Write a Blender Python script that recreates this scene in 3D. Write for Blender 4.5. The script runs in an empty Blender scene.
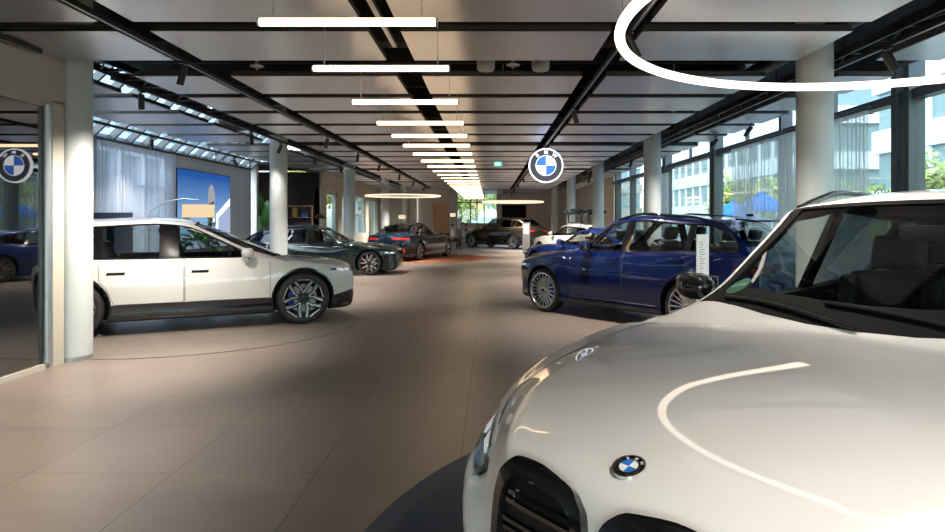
import bpy, bmesh, math, random
from mathutils import Vector, Matrix
from mathutils.bvhtree import BVHTree
from mathutils.interpolate import poly_3d_calc
random.seed(7)
PI = math.pi
SC = bpy.context.scene
COL = SC.collection
rad = math.radians
CAMH, FPX, VX, VY = 1.60, 630.0, 490.0, 220.0

def P(px, py, Y):
    return Vector(((px - VX) / FPX * Y, Y, CAMH + (VY - py) / FPX * Y))

# ------------------------------------------------------------------ materials
def nodes(m):
    m.use_nodes = True
    return m.node_tree.nodes, m.node_tree.links

def mat(name, col, rough=0.5, metal=0.0, coat=0.0, emit=None, es=0.0, spec=0.5, bump=None, var=None, aniso=None, sheen=0.0):
    m = bpy.data.materials.new(name)
    N, L = nodes(m)
    b = N['Principled BSDF']
    b.inputs['Base Color'].default_value = (*col, 1)
    b.inputs['Roughness'].default_value = rough
    b.inputs['Metallic'].default_value = metal
    b.inputs['Specular IOR Level'].default_value = spec
    if coat:
        b.inputs['Coat Weight'].default_value = coat
        b.inputs['Coat Roughness'].default_value = 0.02
    if sheen:
        b.inputs['Sheen Weight'].default_value = sheen
    if emit:
        b.inputs['Emission Color'].default_value = (*emit, 1)
        b.inputs['Emission Strength'].default_value = es
    if var or bump:
        tc = N.new('ShaderNodeTexCoord')
    if var:                      # (scale, amount)
        n = N.new('ShaderNodeTexNoise'); n.inputs['Scale'].default_value = var[0]; n.inputs['Detail'].default_value = 6
        L.new(tc.outputs['Object'], n.inputs['Vector'])
        r = N.new('ShaderNodeMapRange'); r.inputs['From Min'].default_value = .3; r.inputs['From Max'].default_value = .7
        r.inputs['To Min'].default_value = 1 - var[1]; r.inputs['To Max'].default_value = 1 + var[1]
        L.new(n.outputs['Fac'], r.inputs['Value'])
        mx = N.new('ShaderNodeVectorMath'); mx.operation = 'SCALE'; mx.inputs[0].default_value = col
        L.new(r.outputs['Result'], mx.inputs['Scale']); L.new(mx.outputs['Vector'], b.inputs['Base Color'])
    if bump:                     # (scale, strength)
        n = N.new('ShaderNodeTexNoise'); n.inputs['Scale'].default_value = bump[0]; n.inputs['Detail'].default_value = 4
        L.new(tc.outputs['Object'], n.inputs['Vector'])
        bp = N.new('ShaderNodeBump'); bp.inputs['Strength'].default_value = bump[1]; bp.inputs['Distance'].default_value = .01
        L.new(n.outputs['Fac'], bp.inputs['Height']); L.new(bp.outputs['Normal'], b.inputs['Normal'])
    if aniso:
        b.inputs['Anisotropic'].default_value = aniso
        c = N.new('ShaderNodeCombineXYZ'); c.inputs[1].default_value = 1.0
        L.new(c.outputs[0], b.inputs['Tangent'])
    return m

def glass(name, tint, refl=1.0, base=0.0, rough=0.0, rcol=(1, 1, 1)):
    """thin pane: tinted transmission plus a Fresnel mirror"""
    m = bpy.data.materials.new(name)
    N, L = nodes(m)
    N.remove(N['Principled BSDF'])
    out = N['Material Output']
    t = N.new('ShaderNodeBsdfTransparent'); t.inputs[0].default_value = (*tint, 1)
    g = N.new('ShaderNodeBsdfGlossy'); g.inputs['Roughness'].default_value = rough; g.inputs[0].default_value = (*rcol, 1)
    fc = N.new('ShaderNodeLayerWeight'); fc.inputs['Blend'].default_value = .5
    pw = N.new('ShaderNodeMath'); pw.operation = 'POWER'; pw.inputs[1].default_value = 5.0; L.new(fc.outputs['Facing'], pw.inputs[0])
    lw = N.new('ShaderNodeMath'); lw.operation = 'MULTIPLY_ADD'; lw.inputs[1].default_value = .95; lw.inputs[2].default_value = .05; L.new(pw.outputs[0], lw.inputs[0])
    ma = N.new('ShaderNodeMath'); ma.operation = 'MULTIPLY_ADD'; ma.use_clamp = True
    ma.inputs[1].default_value = refl; ma.inputs[2].default_value = base
    L.new(lw.outputs[0], ma.inputs[0])
    mx = N.new('ShaderNodeMixShader')
    L.new(ma.outputs[0], mx.inputs[0]); L.new(t.outputs[0], mx.inputs[1]); L.new(g.outputs[0], mx.inputs[2])
    L.new(mx.outputs[0], out.inputs[0])
    return m

def emis(name, col, s):
    m = bpy.data.materials.new(name)
    N, L = nodes(m)
    N.remove(N['Principled BSDF'])
    e = N.new('ShaderNodeEmission'); e.inputs[0].default_value = (*col, 1); e.inputs[1].default_value = s
    L.new(e.outputs[0], N['Material Output'].inputs[0])
    return m

M = {}
def paint(name, col, flake=0.0, rough=.35):
    return mat(name, col, rough, flake, coat=1.0, spec=.15 if max(col) < .2 else .4)
M['white_paint'] = paint('white_paint', (.70, .675, .655), rough=.45)
M['warm_white'] = paint('warm_white_paint', (.62, .605, .58))
M['navy_paint'] = paint('navy_paint', (.002, .008, .055), .1, .22)
M['green_paint'] = paint('dark_green_paint', (.004, .012, .012), .1, .22)
M['teal_paint'] = paint('teal_paint', (.005, .017, .034), .2, .22)
M['olive_paint'] = paint('olive_paint', (.024, .020, .015), .3, .25)
M['blue_paint'] = paint('blue_paint', (.006, .022, .13), .15, .25)
M['black_gloss'] = mat('black_gloss', (.006, .006, .007), .08, coat=.6)
M['black_satin'] = mat('black_satin', (.012, .012, .013), .38)
M['black_trim'] = mat('black_trim', (.005, .005, .0055), .45, spec=.3)
M['cowl'] = mat('cowl_black', (.004, .004, .0045), .75, spec=.12)
M['dark_red'] = mat('dark_red_lamp', (.10, .004, .004), .2, coat=.5)
M['cavity'] = mat('cabin_black', (.016, .016, .017), .75)
M['leather'] = mat('black_leather', (.010, .010, .011), .5)
M['tyre'] = mat('tyre_rubber', (.014, .014, .014), .65)
M['silver'] = mat('silver_alloy', (.62, .62, .63), .25, .9)
M['chrome'] = mat('chrome', (.8, .8, .8), .08, 1.0)
M['dark_alloy'] = mat('dark_alloy', (.035, .035, .037), .3, .6)
M['disc'] = mat('brake_disc', (.35, .34, .33), .35, .9)
M['caliper_red'] = mat('caliper_red', (.55, .02, .015), .4)
M['caliper_blue'] = mat('caliper_blue', (.01, .05, .35), .4)
M['seam'] = mat('shut_line', (.03, .03, .03), .8)
M['car_glass'] = glass('car_glass', (.70, .74, .73), 1.0, .01)
M['dark_glass'] = glass('dark_car_glass', (.20, .21, .21), 1.0, .02)
M['screen_glass'] = glass('windscreen_glass', (.66, .70, .69), 1.0, .0)
M['lamp_glass'] = glass('lamp_glass', (.75, .8, .84), 1.6, .10)
M['lamp_inner'] = mat('lamp_inner', (.20, .24, .28), .2, .8)
M['red_lamp'] = mat('red_tail_lamp', (.45, .01, .008), .15, coat=.6, emit=(1, .03, .02), es=.05)
M['white_lamp'] = mat('white_lamp', (.8, .8, .8), .2, emit=(1, 1, 1), es=.08)
M['badge_black'] = mat('badge_black', (.008, .008, .009), .15, coat=.5)
M['badge_white'] = mat('badge_white', (.85, .85, .85), .2, coat=.5)
M['badge_blue'] = mat('badge_blue', (.02, .18, .62), .2, coat=.5)

M['lit_white'] = emis('sign_white', (.92, .95, 1.0), 0.540)
M['lit_blue'] = emis('sign_blue', (.05, .16, .62), 0.480)
M['lit_grey'] = mat('sign_dark', (.03, .032, .038), .4, emit=(.25, .27, .33), es=.07)
M['rod'] = emis('warm_tube', (1.0, .70, .42), 1.5)
M['ring'] = emis('warm_ring', (1.0, .84, .67), .85)
M['far_ring'] = emis('far_ring', (1.0, .74, .52), .33)
M['lens'] = emis('spot_lens', (1.0, .82, .62), 2.400)
M['shade'] = emis('lamp_shade', (1.0, .76, .48), .21)
M['metal_black'] = mat('black_metal', (.010, .010, .011), .45, .2)
M['spot_black'] = mat('spot_black', (.018, .017, .016), .35, .3)
M['panel'] = mat('aluminium_panel', (.60, .62, .655), .34, .92, aniso=.7)
M['panel_edge'] = mat('panel_edge', (.045, .038, .032), .6)
M['void'] = mat('ceiling_void', (.020, .019, .018), .9)
M['duct'] = mat('pale_duct', (.34, .33, .31), .6)
M['column'] = mat('column_paint', (.50, .535, .53), .55, bump=(60, .03))
M['beige'] = mat('beige_plaster', (.44, .41, .34), .7, bump=(30, .04))
M['wall_grey'] = mat('grey_wall', (.50, .55, .58), .7)
M['far_wall'] = mat('far_wall', (.60, .50, .40), .7)
M['slat_wall'] = mat('grey_panel_wall', (.44, .415, .375), .65)
M['plum'] = mat('plum_wall', (.020, .014, .017), .75, var=(3, .3))
M['gold'] = mat('brass_frame', (.55, .36, .17), .3, .9)
M['frame'] = mat('window_frame', (.055, .068, .072), .42, .3)
M['frame_light'] = mat('pale_frame', (.42, .50, .54), .45, .2)
M['alu'] = mat('alu_frame', (.36, .38, .40), .35, .7)
M['steel'] = mat('steel', (.5, .5, .5), .3, .9)
M['wire'] = mat('steel_wire', (.55, .5, .45), .35, .7)
M['facade_glass'] = glass('facade_glass', (.82, .93, .93), .9, .02)
M['partition_glass'] = glass('partition_glass', (.34, .32, .30), 1.3, .09)
M['sky_glass'] = glass('skylight_glass', (.85, .94, 1.0), .5, .0)
M['sign_white'] = mat('sign_panel', (.62, .64, .64), .35)
M['sign_grey'] = mat('sign_grey', (.14, .14, .14), .4)
def print_mat():
    m = mat('small_print', (.62, .64, .64), .35); N, L = nodes(m)
    tc = N.new('ShaderNodeTexCoord'); mp = N.new('ShaderNodeMapping'); mp.inputs['Scale'].default_value = (14, 1, 34); L.new(tc.outputs['Object'], mp.inputs[0])
    sp = N.new('ShaderNodeSeparateXYZ'); L.new(mp.outputs[0], sp.inputs[0])
    fr = N.new('ShaderNodeMath'); fr.operation = 'FRACT'; L.new(sp.outputs[2], fr.inputs[0])
    lt = N.new('ShaderNodeMath'); lt.operation = 'LESS_THAN'; lt.inputs[1].default_value = .32; L.new(fr.outputs[0], lt.inputs[0])
    fl = N.new('ShaderNodeMath'); fl.operation = 'FLOOR'; L.new(sp.outputs[2], fl.inputs[0])
    cb = N.new('ShaderNodeCombineXYZ'); L.new(fl.outputs[0], cb.inputs[2]); 
    wn = N.new('ShaderNodeTexWhiteNoise'); L.new(cb.outputs[0], wn.inputs['Vector'])
    ln = N.new('ShaderNodeMath'); ln.operation = 'MULTIPLY_ADD'; ln.inputs[1].default_value = 1.0; ln.inputs[2].default_value = -.45; L.new(wn.outputs['Value'], ln.inputs[0])
    cm = N.new('ShaderNodeMath'); cm.operation = 'LESS_THAN'; L.new(sp.outputs[0], cm.inputs[0]); L.new(ln.outputs[0], cm.inputs[1])
    mu = N.new('ShaderNodeMath'); mu.operation = 'MULTIPLY'; L.new(lt.outputs[0], mu.inputs[0]); L.new(cm.outputs[0], mu.inputs[1])
    mx = N.new('ShaderNodeMixRGB'); mx.inputs[1].default_value = (.62, .64, .64, 1); mx.inputs[2].default_value = (.16, .16, .17, 1); L.new(mu.outputs[0], mx.inputs[0])
    L.new(mx.outputs[0], N['Principled BSDF'].inputs['Base Color'])
    return m
M['print'] = print_mat()
M['sign_green'] = mat('sign_green', (.16, .34, .20), .4)
M['exit'] = emis('exit_green', (.05, .55, .28), .5)
M['exit_w'] = emis('exit_white', (.9, 1, .95), .6)
M['leaf'] = mat('leaf', (.055, .19, .035), .45, var=(4, .5))
M['leaf_pale'] = mat('banana_leaf', (.07, .25, .07), .4, var=(3, .4))
M['stem'] = mat('stem', (.08, .07, .03), .7)
M['pot'] = mat('pot', (.05, .05, .05), .5)
M['tree_leaf'] = mat('tree_leaf', (.30, .36, .10), .6, var=(.8, .55))
M['bark'] = mat('bark', (.09, .07, .05), .9)
M['street'] = mat('street', (.34, .34, .33), .8, var=(.5, .15))
M['facade'] = mat('facade_white', (.72, .78, .80), .7)
M['facade_dark'] = mat('facade_window', (.20, .28, .30), .2)
M['parasol'] = mat('parasol_blue', (.02, .20, .72), .7)
M['brick'] = mat('terracotta', (.42, .20, .10), .8)
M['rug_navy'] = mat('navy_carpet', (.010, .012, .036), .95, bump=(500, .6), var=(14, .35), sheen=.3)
M['rug_orange'] = mat('orange_carpet', (.36, .115, .045), .95, bump=(60, .5), var=(9, .35))
M['disc_floor'] = mat('turntable', (.215, .180, .152), .34, var=(3, .12))
M['oak'] = mat('oak', (.55, .33, .16), .5, var=(6, .2))
M['rust'] = mat('rust_fabric', (.26, .075, .03), .8)
M['skin'] = mat('skin', (.50, .30, .21), .6)
M['hair'] = mat('hair', (.02, .014, .01), .6)
M['shirt_white'] = mat('white_shirt', (.75, .75, .74), .8)
M['shirt_dark'] = mat('dark_jacket', (.03, .03, .035), .8)
M['trousers'] = mat('trousers', (.025, .025, .03), .8)
M['yellow'] = mat('ochre_ceramic', (.50, .36, .07), .4)

def curtain_mat(name, col, alpha):
    m = bpy.data.materials.new(name)
    N, L = nodes(m); N.remove(N['Principled BSDF'])
    d = N.new('ShaderNodeBsdfDiffuse'); d.inputs[0].default_value = (*col, 1)
    tl = N.new('ShaderNodeBsdfTranslucent'); tl.inputs[0].default_value = (*col, 1)
    a = N.new('ShaderNodeMixShader'); a.inputs[0].default_value = .5
    L.new(d.outputs[0], a.inputs[1]); L.new(tl.outputs[0], a.inputs[2])
    t = N.new('ShaderNodeBsdfTransparent')
    b = N.new('ShaderNodeMixShader'); b.inputs[0].default_value = alpha
    L.new(t.outputs[0], b.inputs[1]); L.new(a.outputs[0], b.inputs[2])
    L.new(b.outputs[0], N['Material Output'].inputs[0])
    return m
M['sheer_grey'] = curtain_mat('sheer_grey_curtain', (.72, .74, .74), .56)
M['sheer_white'] = curtain_mat('sheer_white_curtain', (.66, .68, .74), .80)

def floor_mat():
    m = bpy.data.materials.new('stone_tile_floor')
    N, L = nodes(m); b = N['Principled BSDF']
    tc = N.new('ShaderNodeTexCoord'); sp = N.new('ShaderNodeSeparateXYZ'); L.new(tc.outputs['Object'], sp.inputs[0])
    def M2(op, a, bb):
        n = N.new('ShaderNodeMath'); n.operation = op
        for i, v in enumerate((a, bb)):
            if v is None: continue
            if isinstance(v, (int, float)): n.inputs[i].default_value = v
            else: L.new(v, n.inputs[i])
        return n.outputs[0]
    def line(s, off, pitch, w):
        q = M2('DIVIDE', M2('SUBTRACT', s, off), pitch)
        f = M2('SUBTRACT', q, M2('FLOOR', q, None))
        d = M2('MINIMUM', f, M2('SUBTRACT', 1.0, f))
        return M2('LESS_THAN', M2('MULTIPLY', d, pitch), w), M2('FLOOR', q, None)
    lx, ix = line(sp.outputs[0], -.194, .905, .0028)
    ly, iy = line(sp.outputs[1], 3.99, .87, .0022)
    g = M2('MAXIMUM', lx, ly)
    cid = N.new('ShaderNodeCombineXYZ'); L.new(ix, cid.inputs[0]); L.new(iy, cid.inputs[1])
    wn = N.new('ShaderNodeTexWhiteNoise'); L.new(cid.outputs[0], wn.inputs['Vector'])
    n1 = N.new('ShaderNodeTexNoise'); n1.inputs['Scale'].default_value = 1.3; n1.inputs['Detail'].default_value = 9; n1.inputs['Roughness'].default_value = .68
    ad = N.new('ShaderNodeVectorMath'); ad.operation = 'MULTIPLY_ADD'; ad.inputs[1].default_value = (9, 9, 0)
    L.new(cid.outputs[0], ad.inputs[0]); L.new(tc.outputs['Object'], ad.inputs[2])
    mp = N.new('ShaderNodeMapping'); mp.inputs['Scale'].default_value = (.6, 1.6, 1); L.new(ad.outputs[0], mp.inputs[0])
    L.new(mp.outputs[0], n1.inputs['Vector'])
    v = M2('ADD', M2('MULTIPLY', n1.outputs['Fac'], .62), M2('MULTIPLY', wn.outputs['Value'], .10))
    rp = N.new('ShaderNodeValToRGB'); L.new(v, rp.inputs[0])
    rp.color_ramp.elements[0].position = .15; rp.color_ramp.elements[0].color = (.160, .126, .104, 1)
    rp.color_ramp.elements[1].position = .62; rp.color_ramp.elements[1].color = (.275, .226, .190, 1)
    mx = N.new('ShaderNodeMixRGB'); L.new(g, mx.inputs[0]); L.new(rp.outputs[0], mx.inputs[1]); mx.inputs[2].default_value = (.055, .045, .038, 1)
    L.new(mx.outputs[0], b.inputs['Base Color'])
    rr = M2('ADD', M2('MULTIPLY', n1.outputs['Fac'], .22), .26); L.new(rr, b.inputs['Roughness'])
    b.inputs['Specular IOR Level'].default_value = .5
    bp = N.new('ShaderNodeBump'); bp.inputs['Strength'].default_value = .06; bp.inputs['Distance'].default_value = .01
    hh = M2('SUBTRACT', n1.outputs['Fac'], M2('MULTIPLY', g, .8)); L.new(hh, bp.inputs['Height']); L.new(bp.outputs[0], b.inputs['Normal'])
    return m
M['floor'] = floor_mat()

# ------------------------------------------------------------------ mesh helpers
def obj(name, bm, m, parent=None, smooth=False, angle=None):
    me = bpy.data.meshes.new(name)
    bm.normal_update()
    bm.to_mesh(me); bm.free()
    for x in (m if isinstance(m, (list, tuple)) else [m]):
        me.materials.append(M[x] if isinstance(x, str) else x)
    if smooth:
        me.polygons.foreach_set('use_smooth', [True] * len(me.polygons))
        me.set_sharp_from_angle(angle=rad(angle or 38))
    o = bpy.data.objects.new(name, me); COL.objects.link(o)
    if parent: o.parent = parent
    return o

def tag(o, label, cat, group=None):
    o['label'] = label; o['category'] = cat
    if group: o['group'] = group
    return o

def thing(name, label, cat, loc=(0, 0, 0), rz=0.0, group=None):
    o = bpy.data.objects.new(name, None); COL.objects.link(o)
    o.location = loc; o.rotation_euler = (0, 0, rz); o.empty_display_size = .1
    return tag(o, label, cat, group)

def struct(o):
    o['kind'] = 'structure'; return o

def box(bm, c, s, rot=None, bevel=0.0):
    r = bmesh.ops.create_cube(bm, size=1.0)
    vs = r['verts']
    mx = Matrix.Translation(Vector(c)) @ (rot.to_4x4() if rot else Matrix.Identity(4)) @ Matrix.Diagonal((*s, 1))
    bmesh.ops.transform(bm, matrix=mx, verts=vs)
    if bevel:
        es = list({e for v in vs for e in v.link_edges})
        bmesh.ops.bevel(bm, geom=es, offset=bevel, segments=2, affect='EDGES', profile=.6)
    return bm

def bxx(bm, x0, x1, y0, y1, z0, z1, bevel=0.0):
    return box(bm, ((x0 + x1) / 2, (y0 + y1) / 2, (z0 + z1) / 2), (abs(x1 - x0), abs(y1 - y0), abs(z1 - z0)), None, bevel)

def NB(): return bmesh.new()

def tube(bm, pts, r, seg=8, closed=False, caps=True):
    pts = [Vector(p) for p in pts]; n = len(pts); rings = []
    rr = r if isinstance(r, (list, tuple)) else [r] * n
    for i, p in enumerate(pts):
        a = pts[(i - 1) % n] if (closed or i > 0) else p
        b = pts[(i + 1) % n] if (closed or i < n - 1) else p
        d = (b - a).normalized()
        up = Vector((0, 0, 1)) if abs(d.z) < .9 else Vector((0, 1, 0))
        u = d.cross(up).normalized(); v = d.cross(u).normalized()
        rings.append([bm.verts.new(p + (u * math.cos(2 * PI * k / seg) + v * math.sin(2 * PI * k / seg)) * rr[i]) for k in range(seg)])
    for i in range(n if closed else n - 1):
        A, B = rings[i], rings[(i + 1) % n]
        for k in range(seg):
            bm.faces.new((A[k], A[(k + 1) % seg], B[(k + 1) % seg], B[k]))
    if caps and not closed:
        bm.faces.new(rings[0][::-1]); bm.faces.new(rings[-1])
    bmesh.ops.recalc_face_normals(bm, faces=bm.faces)
    return bm

def lathe(bm, prof, seg=32, axis='Z', c=(0, 0, 0), closed=False):
    """prof = [(r, h)]"""
    c = Vector(c); rings = []
    for r, h in prof:
        ring = []
        for k in range(seg):
            a = 2 * PI * k / seg
            if axis == 'Z': q = Vector((r * math.cos(a), r * math.sin(a), h))
            elif axis == 'Y': q = Vector((r * math.cos(a), h, r * math.sin(a)))
            else: q = Vector((h, r * math.cos(a), r * math.sin(a)))
            ring.append(bm.verts.new(c + q))
        rings.append(ring)
    nf = []
    for i in range(len(rings) if closed else len(rings) - 1):
        A, B = rings[i], rings[(i + 1) % len(rings)]
        for k in range(seg):
            nf.append(bm.faces.new((A[k], A[(k + 1) % seg], B[(k + 1) % seg], B[k])))
    if not closed:
        if prof[0][0] > 1e-5: nf.append(bm.faces.new(rings[0][::-1]))
        if prof[-1][0] > 1e-5: nf.append(bm.faces.new(rings[-1]))
    bmesh.ops.remove_doubles(bm, verts=[v for r in rings for v in r], dist=1e-5)
    bmesh.ops.recalc_face_normals(bm, faces=bm.faces)
    return bm

def prism(bm, poly, h, mx=None):
    """poly in local XY extruded along +Z by h, then transformed by mx"""
    a = [bm.verts.new((p[0], p[1], 0)) for p in poly]; b = [bm.verts.new((p[0], p[1], h)) for p in poly]
    n = len(poly)
    bm.faces.new(a[::-1]); bm.faces.new(b)
    for i in range(n): bm.faces.new((a[i], a[(i + 1) % n], b[(i + 1) % n], b[i]))
    if mx: bmesh.ops.transform(bm, matrix=mx, verts=a + b)
    bmesh.ops.recalc_face_normals(bm, faces=bm.faces)
    return bm

def pchip(kn):
    xs = [k[0] for k in kn]; ys = [k[1] for k in kn]; n = len(xs)
    h = [xs[i + 1] - xs[i] for i in range(n - 1)]; d = [(ys[i + 1] - ys[i]) / h[i] for i in range(n - 1)]
    m = [0.0] * n
    m[0] = d[0]; m[-1] = d[-1]
    for i in range(1, n - 1):
        if d[i - 1] * d[i] <= 0: m[i] = 0
        else:
            w1 = 2 * h[i] + h[i - 1]; w2 = h[i] + 2 * h[i - 1]
            m[i] = (w1 + w2) / (w1 / d[i - 1] + w2 / d[i])
    def f(x):
        if x <= xs[0]: return ys[0]
        if x >= xs[-1]: return ys[-1]
        i = 0
        while x > xs[i + 1]: i += 1
        t = (x - xs[i]) / h[i]
        return ((1 + 2 * t) * (1 - t) ** 2 * ys[i] + t * (1 - t) ** 2 * h[i] * m[i] + t * t * (3 - 2 * t) * ys[i + 1] + t * t * (t - 1) * h[i] * m[i + 1])
    return f

def text_mesh(s, size):
    cu = bpy.data.curves.new('t', 'FONT'); cu.body = s; cu.size = size; cu.align_x = 'CENTER'; cu.align_y = 'CENTER'; cu.extrude = 0.0; cu.offset = size * .02
    o = bpy.data.objects.new('t', cu); COL.objects.link(o)
    bpy.context.view_layer.update()
    me = bpy.data.meshes.new_from_object(o.evaluated_get(bpy.context.evaluated_depsgraph_get()))
    bpy.data.objects.remove(o); bpy.data.curves.remove(cu)
    return me

def letters_bm(R, size, mx, word='BMW', spread=27):
    """letters laid on an arc of radius R in local XY, then transformed"""
    bm = NB()
    for i, ch in enumerate(word):
        a = rad(90 + spread * 1.5 * (1 - i))
        me = text_mesh(ch, size)
        b2 = NB(); b2.from_mesh(me); bpy.data.meshes.remove(me)
        tr = Matrix.Translation((R * math.cos(a), R * math.sin(a), 0)) @ Matrix.Rotation(a - PI / 2, 4, 'Z')
        bmesh.ops.transform(b2, matrix=mx @ tr, verts=b2.verts)
        tmp = bpy.data.meshes.new('t'); b2.to_mesh(tmp); b2.free(); bm.from_mesh(tmp); bpy.data.meshes.remove(tmp)
    return bm

def roundel(parent, R, mx, mats, thick=.03, back=None):
    """badge parts in local XY facing +Z: rim, dark ring, quarters, letters"""
    white, dark, blue, rim = mats
    def lt(name, prof, m, seg=64):
        bm = NB(); lathe(bm, prof, seg, 'Z'); bmesh.ops.transform(bm, matrix=mx, verts=bm.verts); return obj(name, bm, m, parent, True, 40)
    lt('badge_disc', [(0, -thick), (R * .97, -thick), (R * .97, 0), (0, 0)], dark)
    lt('badge_rim', [(R, -thick), (R, .004), (R * .925, .004), (R * .925, -.001)], rim)
    lt('badge_ring', [(R * .60, 0), (R * .60, .004), (R * .565, .004), (R * .565, 0)], rim)
    for q in range(4):
        bm = NB(); r = R * .565
        pts = [(0, 0)] + [(r * math.cos(rad(90 * q + t)), r * math.sin(rad(90 * q + t))) for t in range(0, 91, 6)]
        prism(bm, pts, .003, mx)
        obj('badge_quarter', bm, blue if q in (1, 3) else white, parent)
    o = obj('badge_lettering', letters_bm(R * .76, R * .30, mx @ Matrix.Translation((0, 0, .002))), white, parent)
    return o

# ------------------------------------------------------------------ cars
def catmull(pts, sub):
    out = []
    n = len(pts)
    for i in range(n - 1):
        p0 = Vector(pts[i - 1]) if i > 0 else Vector((-pts[1][0], pts[1][1]))
        p1, p2 = Vector(pts[i]), Vector(pts[i + 1])
        p3 = Vector(pts[i + 2]) if i + 2 < n else Vector((-pts[n - 2][0], pts[n - 2][1]))
        def tj(ti, a, b): return ti + max((b - a).length, 1e-4) ** .5
        t0 = 0; t1 = tj(t0, p0, p1); t2 = tj(t1, p1, p2); t3 = tj(t2, p2, p3)
        for k in range(sub):
            t = t1 + (t2 - t1) * k / sub
            A1 = p0 * ((t1 - t) / (t1 - t0)) + p1 * ((t - t0) / (t1 - t0))
            A2 = p1 * ((t2 - t) / (t2 - t1)) + p2 * ((t - t1) / (t2 - t1))
            A3 = p2 * ((t3 - t) / (t3 - t2)) + p3 * ((t - t2) / (t3 - t2))
            B1 = A1 * ((t2 - t) / (t2 - t0)) + A2 * ((t - t0) / (t2 - t0))
            B2 = A2 * ((t3 - t) / (t3 - t1)) + A3 * ((t - t1) / (t3 - t1))
            out.append(B1 * ((t2 - t) / (t2 - t1)) + B2 * ((t - t1) / (t2 - t1)))
    out.append(Vector(pts[-1]))
    return out

def closed_spline(pts, sub):
    n = len(pts); out = []
    for i in range(n):
        p0, p1, p2, p3 = (Vector(pts[(i + k) % n]) for k in (-1, 0, 1, 2))
        for k in range(sub):
            t = k / sub
            out.append(p1 + (p2 - p0) * .22 * t * (1 - t) ** 2 * 1.5 + (p2 - p1) * (3 * t * t - 2 * t ** 3) - (p3 - p1) * .22 * (1 - t) * t * t * 1.5)
    return out

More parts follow.
